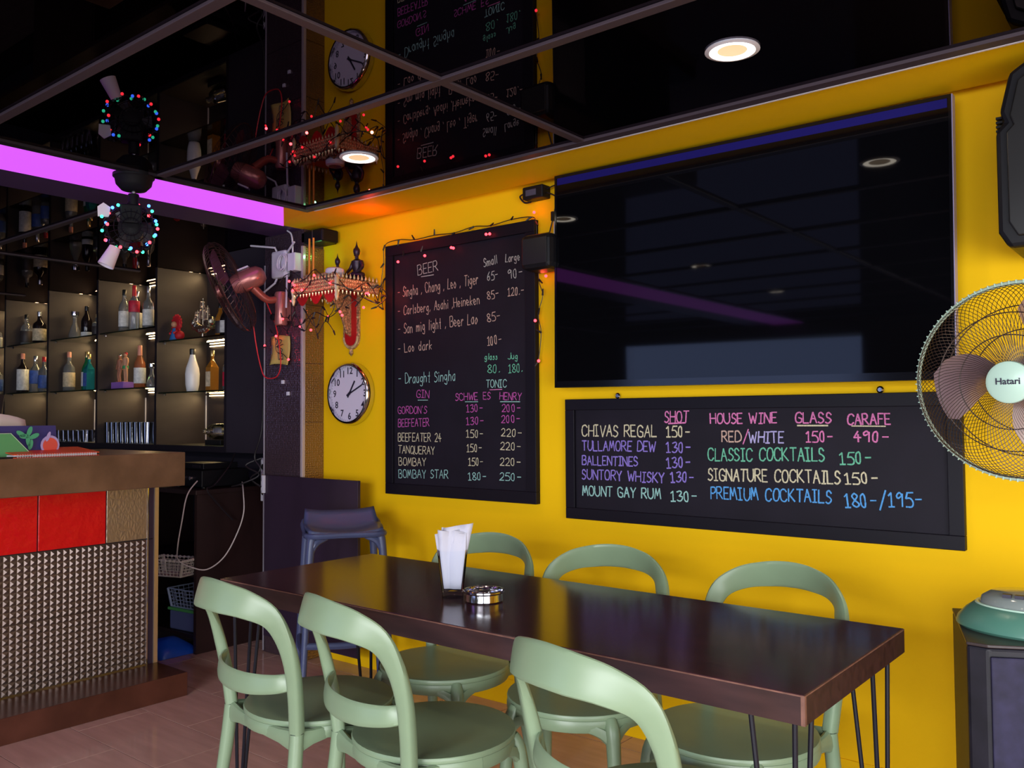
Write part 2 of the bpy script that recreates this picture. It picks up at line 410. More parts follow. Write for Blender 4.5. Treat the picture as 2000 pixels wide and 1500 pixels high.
def bottle(x, y, z, h, w, style, glass, cap, label_m, label, name='bottle', square=False, sq_ratio=1, gl2=None, lab=(0.12, 0.48), rz=0.0):
    t = thing(name, label, 'decanter' if name == 'decanter' else 'bottle', (x, y, z), rz, 'bottles on the back bar')
    r = w/2; pr = bottle_prof(h, r, style); n = 4 if square else 16
    M = Matrix.Rotation(PI/4, 4, 'Z') if square else None
    body = MB()
    if square:
        for i in range(len(pr)): pr[i] = (pr[i][0]*(1.3 if pr[i][1] < h*0.62 else 1.05), pr[i][1])
    body.lathe(pr, n, M=M); body.build('glass_body', glass, t, smooth=not square, bevel=0.003 if square else 0)
    rt = pr[-1][0]
    MB().lathe([(rt*1.12, h*0.86), (rt*1.15, h*0.885), (rt*1.15, h*0.985), (rt*0.9, h)], 12).build('cap', cap, t, smooth=True)
    if label_m:
        if square: 
            q = pr[1][0]*0.7071; MB().box(-q*0.86, q*0.86, -q-0.0022, -q-0.0004, h*lab[0], h*lab[1]).build('paper_label', label_m, t)
        else:
            MB().lathe([(r+0.0006, h*lab[0]), (r+0.0012, h*lab[0]+0.001), (r+0.0012, h*lab[1]-0.001), (r+0.0006, h*lab[1])], 16, cap=False).build('paper_label', label_m, t, smooth=True)
    if gl2: MB().lathe([(r*0.36, h*0.70), (r*0.40, h*0.72), (r*0.40, h*0.86), (r*0.36, h*0.86)], 12).build('neck_foil', gl2, t)
    return t
def tint(name, c, rough=0.06, trans=0.75): return mat(name, c, rough, trans=trans, ior=1.45)
g_clear = tint('bottle_clear', (0.82, 0.84, 0.82), 0.06, 0.85); g_dark = mat('bottle_dark', (0.012, 0.008, 0.008), 0.08)
g_amber = tint('bottle_amber', (0.75, 0.30, 0.04), 0.08, 0.6); g_rose = tint('bottle_rose', (0.80, 0.25, 0.10), 0.08, 0.6)
g_green = tint('bottle_green', (0.03, 0.30, 0.10), 0.06, 0.55); g_teal = tint('bottle_teal', (0.03, 0.38, 0.42), 0.06, 0.6)
g_white = mat('bottle_white', (0.85, 0.83, 0.80), 0.25); c_black = mat('cap_black', (0.01, 0.01, 0.01), 0.3); c_red = mat('cap_red', (0.55, 0.02, 0.03), 0.3)
c_gold = mat('cap_gold', (0.7, 0.5, 0.2), 0.3, 0.8); c_silver = mat('cap_silver', (0.7, 0.7, 0.72), 0.25, 0.9); c_rose = mat('cap_rose', (0.75, 0.30, 0.20), 0.35)
l_white = mat('label_white', (0.75, 0.73, 0.68), 0.6, noise=(40, 0.3, (1, 1, 1))); l_red = mat('label_red', (0.55, 0.02, 0.05), 0.5, noise=(40, 0.3, (1, 1, 1)))
l_blue = mat('label_blue', (0.06, 0.12, 0.40), 0.5, noise=(40, 0.4, (1, 1, 1))); l_cream = mat('label_cream', (0.62, 0.50, 0.32), 0.6, noise=(40, 0.4, (1, 1, 1)))
l_dark = mat('label_dark', (0.04, 0.03, 0.03), 0.5)
L4, U4 = levels[4]; L3, U3 = levels[3]; L2, U2 = levels[2]; L1, U1 = levels[1]
bottle(-5.19, 0.12, L4, 0.285, 0.092, 'bulb', g_white, c_black, None, 'opaque white coconut liqueur bottle with a black cap, middle shelf of the right cubby')
bottle(-4.96, 0.12, L4, 0.262, 0.064, 'round', g_amber, c_gold, l_cream, 'square amber bottle with a cream label beside the opaque white bottle', square=True)
bottle(-4.80, 0.13, L4, 0.245, 0.066, 'round', g_clear, c_gold, l_red, 'clear bottle with a red label at the right end of the middle shelf')
bottle(-5.865, 0.12, L3, 0.305, 0.078, 'wine', g_rose, c_rose, l_white, 'tall pink wine bottle next to the two bathing figurines', gl2=c_rose)
bottle(-5.70, 0.12, L3, 0.17, 0.07, 'decanter', g_clear, chrome, None, 'small clear stoppered decanter behind the divider right of the pink wine bottle', name='decanter')
bottle(-6.055, 0.10, U3, 0.315, 0.074, 'round', g_clear, c_black, l_white, 'clear bottle with black cap and white label, leftmost of the tall upper row', lab=(0.15, 0.5))
bottle(-5.965, 0.15, U3, 0.30, 0.066, 'squat', g_dark, c_silver, l_white, 'dark bottle with silver cap and white label, second of the tall upper row')
bottle(-5.875, 0.08, U3, 0.325, 0.072, 'round', g_clear, c_red, l_red, 'clear bottle with a red cap and red shoulder label on the upper shelf', lab=(0.42, 0.66), gl2=c_red)
bottle(-5.775, 0.13, U3, 0.315, 0.074, 'squat', g_clear, c_silver, l_white, 'clear bottle with black lettered white label right of the red capped one')
bottle(-5.690, 0.17, U3, 0.335, 0.062, 'round', g_clear, c_gold, l_cream, 'slim clear bottle with a gold cap at the right end of the tall bottle row')
bottle(-4.875, 0.12, U4, 0.22, 0.06, 'wine', g_amber, c_black, l_dark, 'brown bottle behind the silver ship model')
bottle(-4.79, 0.10, U4, 0.21, 0.062, 'wine', g_dark, c_black, l_white, 'small dark bottle with a pale label right of the silver ship model')
bottle(-6.945, 0.12, L2, 0.312, 0.086, 'squat', g_clear, c_rose, l_cream, 'clear bottle with pink cap and cream label left of two green bottles')
bottle(-6.695, 0.14, L2, 0.30, 0.076, 'wine', g_green, c_gold, l_white, 'dark green gin bottle with a white label and gold cap')
bottle(-6.575, 0.10, L2, 0.275, 0.066, 'round', g_teal, c_gold, l_blue, 'square teal glass bottle right of the dark green one', square=True)
bottle(-6.86, 0.12, U2, 0.225, 0.09, 'decanter', g_clear, chrome, None, 'curved clear glass decanter with a wide lip on the upper shelf', name='decanter')
bottle(-6.665, 0.12, U2, 0.25, 0.078, 'wine', g_dark, c_black, l_white, 'dark wine bottle with a white label low on its body beside the curved decanter', lab=(0.04, 0.2))
bottle(-6.54, 0.14, U2, 0.18, 0.07, 'squat', g_clear, c_gold, l_dark, 'short clear bottle with a dark label right of the dark wine bottle')
bottle(-7.745, 0.10, L1, 0.335, 0.088, 'squat', g_dark, c_rose, l_white, 'black bottle with a tall white label in the leftmost lit cubby', lab=(0.08, 0.6))
bottle(-7.55, 0.12, L1, 0.305, 0.086, 'round', g_clear, c_silver, l_blue, 'clear bottle with a round blue label right of the black bottle', lab=(0.25, 0.6))
bottle(-7.39, 0.12, L1, 0.29, 0.082, 'squat', g_clear, c_red, l_blue, 'clear bottle with a red cap and a dark blue label near the left divider')
bottle(-7.735, 0.12, U1, 0.27, 0.086, 'squat', g_clear, c_black, l_dark, 'clear bottle with black cap and dark label on the upper shelf at far left')
bottle(-7.485, 0.12, U1, 0.275, 0.10, 'squat', g_dark, c_silver, l_cream, 'wide dark bottle with a large slanting cream label on the upper shelf')
bottle(-7.36, 0.18, U1, 0.20, 0.05, 'round', g_clear, c_gold, l_cream, 'narrow clear bottle tucked behind the slanted label bottle')
bottle(-8.25, 0.10, levels[0][0], 0.28, 0.08, 'squat', g_clear, c_silver, l_blue, 'clear bottle with a blue label half cut by the left picture edge')
bottle(-8.28, 0.10, levels[0][1], 0.24, 0.08, 'squat', g_clear, c_black, l_white, 'clear bottle with a pale label at the left picture edge, upper shelf')

# glasses ---------------------------------------------------------
def glass_proto(name, h, r0, r1, th=0.0016, n=14, base=0.01):
    m = MB(); m.lathe([(0.0001, 0), (r0, 0), (r0, base*0.5), (r1, h), (r1-th, h), (r0-th, base), (0.0001, base)], n, cap=False)
    o = m.build(name, solid_glass, smooth=True); return o
ORD = ['first', 'second', 'third', 'fourth', 'fifth', 'sixth', 'seventh', 'eighth', 'ninth']
hb = glass_proto('highball_glass', 0.145, 0.026, 0.031)
tag(hb, 'clear highball glass in the packed rows of tall glasses on the lowest shelf', 'glass', 'tall glasses packed on the lowest shelf')
first = True
for j in range(3):
    for i in range(9):
        o = hb if first else hb.copy()
        if not first: COL.objects.link(o)
        first = False
        tag(o, 'clear highball glass, %s row of packed tall glasses, %s from the left' % (['front', 'middle', 'back'][j], ORD[i]))
        o.location = (-6.15 + i*0.066 + 0.02*(j % 2), 0.045 + j*0.085, 1.095)
sg = glass_proto('tumbler', 0.085, 0.032, 0.038)
tag(sg, 'short clear tumbler in the group of low glasses left of the tall glasses', 'glass', 'low tumblers on the lowest shelf')
first = True
for j in range(3):
    for i in range(6):
        o = sg if first else sg.copy()
        if not first: COL.objects.link(o)
        first = False
        tag(o, 'short clear tumbler, %s row of the low glasses, %s from the left' % (['front', 'middle', 'back'][j], ORD[i]))
        o.location = (-6.92 + i*0.082 + 0.02*(j % 2), 0.05 + j*0.095, 1.095)
for k, (x, y, lb) in enumerate(((-7.52, 0.12, 'wide shallow glass bowl on the lowest shelf behind the white sheet'), (-7.36, 0.16, 'wide shallow glass bowl right of the other, touching the divider'))):
    o = MB().lathe([(0.0001, 0), (0.03, 0), (0.035, 0.008), (0.062, 0.05), (0.072, 0.11), (0.070, 0.11), (0.058, 0.052), (0.03, 0.012), (0.0001, 0.012)], 16, cap=False).build('glass_bowl', solid_glass, smooth=True, loc=(x, y, 1.095))
    tag(o, lb, 'bowl')

# ship in a bottle, lying on a dark stand
t = thing('ship_bottle', 'clear bottle lying on a dark stand on the lowest shelf, ship inside', 'bottle', (-4.93, 0.13, 1.095))
MB().box(-0.045, 0.13, -0.05, 0.05, 0.0, 0.034).build('stand', c_black, t, bevel=0.003)
Mh = Matrix.Translation((0.13, 0, 0.085)) @ Matrix.Rotation(-PI/2, 4, 'Y')
MB().lathe([(0.0001, 0), (0.044, 0.001), (0.050, 0.012), (0.050, 0.15), (0.042, 0.175), (0.018, 0.20), (0.015, 0.235), (0.019, 0.24), (0.019, 0.252), (0.0001, 0.252)], 18, M=Mh, cap=False).build('glass_body', solid_glass, t, smooth=True)
hull = MB().prism([(-0.035, -0.012), (0.05, -0.014), (0.075, 0), (0.05, 0.014), (-0.035, 0.012)], 0.055, 0.072)
sp = hull.build('hull', l_cream, t)
sl = MB()
for x in (-0.02, 0.01, 0.04): 
    sl.add([(x-0.012, 0, 0.076), (x+0.014, 0.004, 0.076), (x+0.010, 0.008, 0.118), (x-0.008, 0, 0.118)], [(0,1,2,3)])
    sl.tube([(x, 0, 0.07), (x, 0, 0.124)], 0.0012, 4)
sl.build('sails', g_white, sp)

# figurines -------------------------------------------------------
skin = mat('figurine_skin', (0.55, 0.27, 0.15), 0.5); skin2 = mat('figurine_skin_dark', (0.36, 0.14, 0.08), 0.5)
def figurine(x, y, z, h, m, hairm, trunks, label, lean):
    t = thing('figurine', label, 'figurine', (x, y, z))
    k = h/0.21; b = MB()
    for s in (-1, 1):
        b.tube(spline([(s*0.008, 0, 0.105), (s*0.012+lean*0.01, -0.003, 0.055), (s*0.014+lean*0.006, 0, 0.006)], 4), lerp_list([0.0125, 0.009, 0.006], 4), 8)
        b.box(s*0.014+lean*0.006-0.006, s*0.014+lean*0.006+0.006, -0.018, 0.006, 0, 0.007)
        b.tube(spline([(s*0.021, 0, 0.163), (s*0.033, -0.004, 0.135), (s*0.030, -0.012, 0.105)], 4), lerp_list([0.008, 0.0065, 0.0045], 4), 7)
        b.ball((s*0.030, -0.013, 0.100), 0.006, n=6)
    b.tube(spline([(0, 0, 0.095), (0, 0, 0.12), (0, 0, 0.145), (0, 0, 0.165), (0, 0, 0.178)], 3), lerp_list([0.019, 0.017, 0.022, 0.020, 0.007], 3), 10)
    b.ball((0, -0.002, 0.190), 0.013, n=8, sc=(0.9, 1, 1.15))
    b.v = [(a*k, c*k, d*k) for a, c, d in b.v]; b.build('body', m, t, smooth=True)
    c2 = MB().lathe([(0.0205*k, 0.092*k), (0.021*k, 0.105*k), (0.0185*k, 0.114*k)], 12, cap=False); c2.build('swimwear', trunks, t)
    MB().ball((0, 0.002*k, 0.198*k), 0.0135*k, n=6, sc=(1, 1, 0.8)).build('hair', hairm, t, smooth=True)
    return t
bx = box('gift_box', -6.175, -6.0, 0.07, 0.15, L3, L3+0.052, mat('lilac_box', (0.32, 0.14, 0.52), 0.5), bevel=0.002)
tag(bx, 'small lilac box under the two bathing figurines', 'box')
figurine(-6.125, 0.11, L3+0.052, 0.205, skin2, c_silver, skin2, 'small darker figurine of a bather standing left on the lilac box', -1)
figurine(-6.045, 0.11, L3+0.052, 0.215, skin, c_red, bulb_green and mat('green_cloth', (0.05, 0.3, 0.1), 0.6), 'small pale figurine of a bather with red cap standing right on the lilac box', 1)
# red and blue doll
t = thing('doll', 'small doll with a round red frilled hood and blue dress', 'doll', (-5.30, 0.06, U4))
red_c = mat('red_cloth', (0.50, 0.012, 0.02), 0.6); blue_c = mat('blue_cloth', (0.02, 0.14, 0.40), 0.6)
MB().lathe([(0.034, 0), (0.036, 0.01), (0.022, 0.06), (0.016, 0.085)], 12).build('dress', blue_c, t, smooth=True)
hd = MB().lathe([(0.0001, -0.012), (0.045, -0.010), (0.052, 0), (0.045, 0.010), (0.0001, 0.012)], 18, M=Matrix.Translation((0, 0.012, 0.118)) @ Matrix.Rotation(PI/2, 4, 'X'), cap=False)
for k in range(14):
    a = 2*PI*k/14; hd.ball((0.053*math.cos(a), 0.01, 0.118+0.053*math.sin(a)), 0.009, n=5)
hd.build('hood', red_c, t, smooth=True)
MB().ball((0, -0.008, 0.110), 0.020, n=8).build('face', skin, t, smooth=True)
ar = MB()
for s in (-1, 1): ar.tube([(s*0.016, 0, 0.08), (s*0.034, -0.01, 0.06), (s*0.02, -0.025, 0.05)], 0.008, 7)
ar.build('arms', red_c, t, smooth=True)
MB().ball((0.055, 0.0, 0.035), 0.032, n=7).build('rose_ball', red_c, t, smooth=True)
# silver ship model
t = thing('ship_model', 'ornate silver sailing ship model with tall masts on a red mat', 'model ship', (-5.04, 0.10, U4+0.003))
silver = mat('old_silver', (0.62, 0.56, 0.42), 0.25, 1.0, bump=(90, 0.6))
sails_m = mat('dull_silver', (0.45, 0.38, 0.42), 0.35, 0.9)
st = MB()
for i in range(9):
    u = i/8; x = -0.10+0.2*u; w = 0.030*math.sin(PI*min(1, u*1.1+0.05)); zb = 0.03 + 0.05*(2*u-1)**2
    st.ball((x, 0, zb+0.03), 0.026, n=7, sc=(0.9, 0.9, 1.1))
st.box(-0.09, 0.09, -0.026, 0.026, 0.06, 0.078); st.box(0.05, 0.10, -0.024, 0.024, 0.075, 0.115); st.ball((-0.105, 0, 0.11), 0.018, n=6)
st.lathe([(0.03, 0), (0.03, 0.006), (0.009, 0.014), (0.009, 0.035)], 10)
st.build('hull', silver, t, smooth=True)
for x, hh in ((-0.06, 0.19), (0.0, 0.26), (0.055, 0.21)):
    mm = MB().tube([(x, 0, 0.07), (x, 0, hh)], 0.0028, 6).build('mast', silver, t)
    s2 = MB()
    for q, (a, b) in enumerate(((0.30, 0.62), (0.66, 0.90))):
        za, zb_ = 0.07+(hh-0.07)*a, 0.07+(hh-0.07)*b; w = 0.026-0.007*q
        vs = []; 
        for i in range(5):
            for j in range(5): 
                u, v = i/4*2-1, j/4; vs.append((x-0.004-0.012*(1-u*u)*math.sin(PI*v), u*w*(1-0.2*v), za+(zb_-za)*v))
        s2.add(vs, [(i*5+j, i*5+j+1, (i+1)*5+j+1, (i+1)*5+j) for i in range(4) for j in range(4)])
    so = s2.build('sail', sails_m, mm, smooth=True); so.modifiers.new('thick', 'SOLIDIFY').thickness = 0.0015
tag(box('shelf_mat', -5.20, -4.86, 0.02, 0.2, U4, U4+0.003, mat('red_mat', (0.40, 0.01, 0.02), 0.6)), 'flat red mat under the silver ship model', 'mat')

# ------------------------------------------------------------------ bar counter
bar = thing('bar_counter', 'bar counter clad in studded metal tiles with a thick copper coloured top', 'bar counter', (-3.95, -1.5, 0))
def bb(name, x0, x1, y0, y1, z0, z1, m, par=None, bevel=0): return box(name, x0+3.95, x1+3.95, y0+1.5, y1+1.5, z0, z1, m, par or bar, bevel)
BY0, BY1 = -4.6, -0.82
bb('counter_top', -4.45, -3.68, BY0, BY1, 0.955, 1.108, copper, bevel=0.003)
plm = bb('plinth', -4.42, -3.68, BY0, -0.80, 0, 0.105, copper_dk, bevel=0.002)
core = bb('core', -4.40, -3.956, BY0, -0.835, 0.105, 0.955, frame_dark)
# studded tiles: one shared mesh of 11 x 11 pyramids
def stud_mesh(nx, nz, w, h):
    m = MB(); dy, dz = w/nx, h/nz
    m.box(-0.004, 0.0, 0, w, 0, h)
    for i in range(nx):
        for j in range(nz):
            y0, z0 = i*dy, j*dz; g = 0.0012
            m.add([(0, y0+g, z0+g), (0, y0+dy-g, z0+g), (0, y0+dy-g, z0+dz-g), (0, y0+g, z0+dz-g), (0.0052, y0+dy/2, z0+dz/2)], [(0,1,4), (1,2,4), (2,3,4), (3,0,4)])
    return m
sm = stud_mesh(11, 11, 0.296, 0.2905).build('stud_tile', stud_m); sme = sm.data; bpy.data.objects.remove(sm)
sm = stud_mesh(7, 11, 0.198, 0.2905).build('stud_tile', stud_m); sme2 = sm.data; bpy.data.objects.remove(sm)
for k in range(2):
    z = 0.107 + k*0.2925
    link('stud_tile', sme2, bar, loc=(0.0, -1.052+0.0015+1.5, z))
    for i in range(7): link('stud_tile', sme, bar, loc=(0.0, -1.052-0.2975*(i+1)+0.0015+1.5, z))
bb('embossed_tile', -3.955, -3.948, -1.050, -0.855, 0.695, 0.954, maze_tile, bevel=0.002)
for i in range(5):
    bb('red_tile', -3.955, -3.947, -1.052-0.2975*(i+1)+0.0025, -1.052-0.2975*i-0.0025, 0.695, 0.954, red_tile_m, bevel=0.002)
bb('edge_profile', -3.952, -3.946, -0.855, -0.849, 0.105, 0.955, chrome)
bb('base_profile', -3.948, -3.943, BY0, -0.849, 0.105, 0.110, chrome)
bb('end_strip', -3.965, -3.950, -0.849, -0.819, 0.105, 0.690, gate_wood)
bb('end_strip', -3.965, -3.950, -0.849, -0.819, 0.693, 0.955, gate_wood)
brass = mat('pale_brass', (0.75, 0.58, 0.38), 0.28, 0.85)
bb('corner_profile', -4.40, -3.944, -0.819, -0.800, 0.105, 0.955, brass)

# things on the counter
CT = 1.108
t = thing('ring_binder_notebook', 'orange red spiral bound notebook lying at the front edge of the bar', 'notebook', (-3.695, -1.38, CT), 0.0)
orr = mat('orange_red_cover', (0.72, 0.07, 0.015), 0.45)
MB().box(-0.20, 0.0, -0.17, 0.17, 0.0, 0.003).build('cover', orr, t, bevel=0.001)
MB().box(-0.195, -0.012, -0.165, 0.165, 0.003, 0.011).build('pages', paper_white, t)
MB().prism([(-0.20, 0.030), (0.0, 0.012), (0.0, 0.015), (-0.20, 0.034)], -0.17, 0.17, M=Matrix(((1,0,0,0),(0,0,1,0),(0,1,0,0),(0,0,0,1)))).build('cover', orr, t)
rg = MB()
for k in range(34):
    y = -0.155 + k*0.0094
    rg.tube([(0.000+0.006*math.cos(a), y, 0.0080+0.0070*math.sin(a)) for a in [2*PI*q/8 for q in range(8)]], 0.0012, 4, closed=True)
tag(rg.build('spiral', mat('spiral_white', (0.5, 0.42, 0.42), 0.4), t, smooth=True), kind='stuff')
tag(MB().tube([(0, -0.07, 0), (0, 0.07, 0)], 0.0035, 7).build('pen', c_black, smooth=True, loc=(-3.705, -1.545, CT+0.0036)), 'black pen lying left of the orange notebook on the bar', 'pen')
t = thing('menu_box', 'dark blue tent card printed with a basil sprig and a red pestle bowl', 'display card', (-3.86, -1.43, CT), 0.12)
nb = mat('navy_print', (0.045, 0.042, 0.16), 0.4)
MB().prism([(0.0, 0.0), (0.05, 0.0), (0.03, 0.128), (0.022, 0.128)], -0.15, 0.10, M=Matrix.Rotation(-PI/2, 4, 'X') @ Matrix.Scale(-1, 4, (0,1,0)) ).build('card', nb, t)
leafm = mat('basil_print', (0.07, 0.36, 0.18), 0.5); bowl_m = mat('red_sauce_print', (0.65, 0.09, 0.06), 0.5); lil = mat('lilac_print', (0.42, 0.34, 0.60), 0.5)
def disc(b, c, r, n=18, sy=1.0, rot=0):
    vs = [(0, 0, 0)]; 
    for k in range(n):
        a = 2*PI*k/n; p, q = r*math.cos(a), r*sy*math.sin(a)
        vs.append((0, p*math.cos(rot)-q*math.sin(rot), p*math.sin(rot)+q*math.cos(rot)))
    b.add([(c[0]+x, c[1]+y, c[2]+z) for x, y, z in vs], [(0, 1+k, 1+(k+1) % n) for k in range(n)])
lf = MB()
for k, (y, z, ro) in enumerate(((-0.06, 0.095, 2.6), (-0.025, 0.105, 1.2), (-0.005, 0.085, 0.4), (-0.03, 0.065, -1.4), (-0.045, 0.085, 0.0), (-0.02, 0.05, -1.8))): disc(lf, (0.056, y, z), 0.022, 12, 0.45, ro)
lf.build('basil_print', leafm, t)
b1 = MB(); disc(b1, (0.056, 0.062, 0.046), 0.041); b1.build('bowl_rim', lil, t)
b1 = MB(); disc(b1, (0.0575, 0.062, 0.045), 0.032); b1.build('bowl_filling', bowl_m, t)
b1 = MB(); disc(b1, (0.059, 0.052, 0.082), 0.022, 12, 0.35, 1.2); b1.build('pestle_print', lil, t)
t = thing('green_card', 'green folded card with a pale slanting edge left of the navy card', 'card', (-3.775, -1.60, CT), 0.05)
gp = mat('green_card_print', (0.09, 0.30, 0.11), 0.5)
MB().prism([(-0.12, 0), (0.16, 0), (0.07, 0.098), (-0.12, 0.098)], 0, 0.003, M=Matrix(((0,0,1,0),(1,0,0,0),(0,1,0,0),(0,0,0,1)))).build('card', gp, t)
MB().tube([(0.004, 0.16, 0.002), (0.004, 0.07, 0.098), (0.004, -0.12, 0.098)], 0.0015, 4).build('edge', mat('pale_green', (0.45, 0.62, 0.40), 0.5), t)
t = thing('till_monitor', 'black till monitor seen from the side at the left picture edge', 'monitor', (-4.02, -1.62, CT), 0.5)
MB().box(-0.012, 0.012, -0.16, 0.16, 0.05, 0.30, M=Matrix.Rotation(-0.2, 4, 'X')).build('display', c_black, t, bevel=0.004)
MB().box(-0.02, 0.02, -0.03, 0.03, 0.0, 0.1).build('stand', c_black, t); MB().box(-0.08, 0.08, -0.09, 0.09, 0, 0.012).build('foot', c_black, t, bevel=0.003)
pm = MB(); vs = []
for i in range(5):
    for j in range(5): u, v = i/4, j/4; vs.append((0.03*math.sin(v*1.6), 0.13*u-0.03*v, 0.18*v*(1-0.15*u*u)))
pm.add(vs, [(i*5+j, i*5+j+1, (i+1)*5+j+1, (i+1)*5+j) for i in range(4) for j in range(4)])
o = pm.build('receipt_sheet', mat('cream_paper', (0.60, 0.52, 0.42), 0.7), smooth=True, loc=(-4.02, -1.49, CT)); o.modifiers.new('t', 'SOLIDIFY').thickness = 0.002
tag(o, 'curled cream paper sheet standing upright behind the navy card', 'paper')

# ------------------------------------------------------------------ low cabinet behind the bar gap
cab = thing('back_counter', 'dark low back counter with an open shelf bay beside the bar end', 'cabinet', (-4.27, -0.2, 0))
def cb(name, x0, x1, y0, y1, z0, z1, m, bevel=0): return box(name, x0+4.27, x1+4.27, y0+0.2, y1+0.2, z0, z1, m, cab, bevel)
cb('side_panel', -4.295, -4.27, -0.40, 0.34, 0.0, 0.85, dark_wood)
cb('worktop', -7.5, -4.265, -0.41, 0.35, 0.85, 0.875, dark_wood, 0.002)
cb('back_panel', -7.5, -4.295, 0.32, 0.34, 0.0, 0.85, frame_dark)
cb('shelf', -5.5, -4.295, -0.38, 0.32, 0.40, 0.418, dark_wood)
cb('shelf', -5.5, -4.295, -0.38, 0.32, 0.07, 0.088, dark_wood)
cb('side_panel', -5.52, -5.5, -0.40, 0.32, 0, 0.85, dark_wood)
cb('door', -6.4, -5.53, -0.40, -0.38, 0.05, 0.85, dark_wood)
def basket(name, label, loc, w, d, h, m, rz, flare=0.8, scallop=False, hang=False):
    t = thing(name, label, 'basket', loc, rz)
    b = MB(); n = 9; wall = 0.0022
    def ring(z, k): return [(-w/2*k, -d/2*k, z), (w/2*k, -d/2*k, z), (w/2*k, d/2*k, z), (-w/2*k, d/2*k, z)]
    for k in range(6):
        z = h*k/5; f = flare+(1-flare)*k/5; r = ring(z, f); b.tube(r, wall if k not in (0, 5) else wall*1.8, 4, closed=True)
    top, bot = ring(h, 1), ring(0, flare)
    for e in range(4):
        for i in range(n):
            u = i/n; p = Vector(bot[e])*(1-u)+Vector(bot[(e+1) % 4])*u; q = Vector(top[e])*(1-u)+Vector(top[(e+1) % 4])*u
            b.tube([p, q], wall*0.8, 4)
            if scallop: b.ball(q, 0.0085, n=4)
    b.build('lattice', m, t)
    MB().box(-w/2*flare, w/2*flare, -d/2*flare, d/2*flare, -0.001, 0.002).build('bottom', m, t)
    # solid corner bands
    c = MB()
    for e in range(4):
        p, q = Vector(bot[e]), Vector(top[e]); c.tube([p, q], 0.007, 6)
    c.build('corner_bands', m, t)
    return t
basket('cable_basket', 'small cream plastic basket with a scalloped rim that the white cable runs into', (-4.42, -0.45, 0.418), 0.26, 0.14, 0.085, mat('cream_plastic', (0.55, 0.48, 0.42), 0.5), 0.3, scallop=True)
basket('storage_basket', 'grey blue lattice basket on top of the green lidded box in the shelf bay', (-4.46, -0.22, 0.215), 0.28, 0.30, 0.10, mat('greyblue_plastic', (0.30, 0.34, 0.48), 0.45), 0.1, 0.9)
t = thing('lidded_box', 'clear plastic box with a green lid under the lattice basket', 'box', (-4.46, -0.22, 0.089), 0.1)
MB().box(-0.14, 0.14, -0.14, 0.14, 0, 0.105).build('tub', mat('clear_tub', (0.25, 0.28, 0.55), 0.2, trans=0.5), t, bevel=0.01)
MB().box(-0.148, 0.148, -0.148, 0.148, 0.105, 0.122).build('lid', mat('green_lid', (0.10, 0.38, 0.10), 0.4), t, bevel=0.005)
bgm = MB(); vs = []
for i in range(7):
    for j in range(7):
        u, v = i/6*2-1, j/6*2-1; vs.append((u*0.15, v*0.12, 0.075*(1-max(abs(u), abs(v))**2)+0.012*math.sin(5*u+3*v)*(1-max(abs(u), abs(v)))))
bgm.add(vs, [(i*7+j, i*7+j+1, (i+1)*7+j+1, (i+1)*7+j) for i in range(6) for j in range(6)])
o = bgm.build('plastic_bag', mat('blue_bag', (0.01, 0.08, 0.55), 0.35), smooth=True, loc=(-4.46, -0.46, 0.0)); o.modifiers.new('t', 'SOLIDIFY').thickness = 0.003
tag(o, 'crumpled bright blue plastic bag on the floor in the shelf bay', 'bag')
t = thing('amplifier', 'black amplifier box on the back counter behind the bar end', 'amplifier', (-4.50, -0.18, 0.875))
MB().box(-0.16, 0.16, -0.15, 0.15, 0.008, 0.10).build('case', black_plastic, t, bevel=0.004)
ft_ = MB()
for sx in (-1, 1):
    for sy in (-1, 1): ft_.lathe([(0.012, 0), (0.012, 0.008)], 8, M=Matrix.Translation((sx*0.13, sy*0.12, 0)))
ft_.build('feet', c_black, t)
kn = MB()
for k in range(3): kn.lathe([(0.012, 0), (0.011, 0.012)], 10, M=Matrix.Translation((-0.1+0.08*k, -0.15, 0.055)) @ Matrix.Rotation(PI/2, 4, 'X'))
kn.build('knobs', steel, t)
t = thing('media_player', 'flat black player box stacked on the black amplifier', 'player', (-4.52, -0.18, 0.976))
MB().box(-0.13, 0.13, -0.11, 0.11, 0.0, 0.035).build('case', black_plastic, t, bevel=0.003); MB().box(0.02, 0.1, -0.113, -0.11, 0.01, 0.025).build('slot', frame_dark, t)
# power strip on the pillar side of the counter
t = thing('power_strip', 'white upright power strip with dark sockets left of the mosaic pillar', 'power strip', (-4.13, -0.065, 0.80))
MB().box(-0.025, 0.025, -0.015, 0.015, 0, 0.24).build('casing', white_plastic, t, bevel=0.004)
for k in range(3): MB().lathe([(0.017, 0), (0.017, 0.003), (0.012, 0.004)], 12, M=Matrix.Translation((0, -0.015, 0.05+0.07*k)) @ Matrix.Rotation(PI/2, 4, 'X')).build('socket', c_black, t)
box('mount_bracket', 0.02, 0.08, -0.01, 0.01, 0.1, 0.14, white_plastic, t)
def cord(name, label, pts, r, m, cat='cable', k=6, group=None):
    o = MB().tube(spline(pts, k), r, 6).build(name, m, smooth=True); return tag(o, label, cat, group)
cord('charging_cable', 'thin white cable looping down from the counter into the scalloped cream basket and up again',
     [(-4.22, -0.43, 0.93), (-4.20, -0.50, 0.86), (-4.20, -0.53, 0.72), (-4.21, -0.545, 0.60), (-4.28, -0.50, 0.515), (-4.24, -0.45, 0.475), (-4.215, -0.37, 0.455), (-4.21, -0.27, 0.51), (-4.21, -0.19, 0.63), (-4.21, -0.15, 0.74), (-4.23, -0.14, 0.85), (-4.30, -0.10, 0.90)], 0.0035, white_cord)
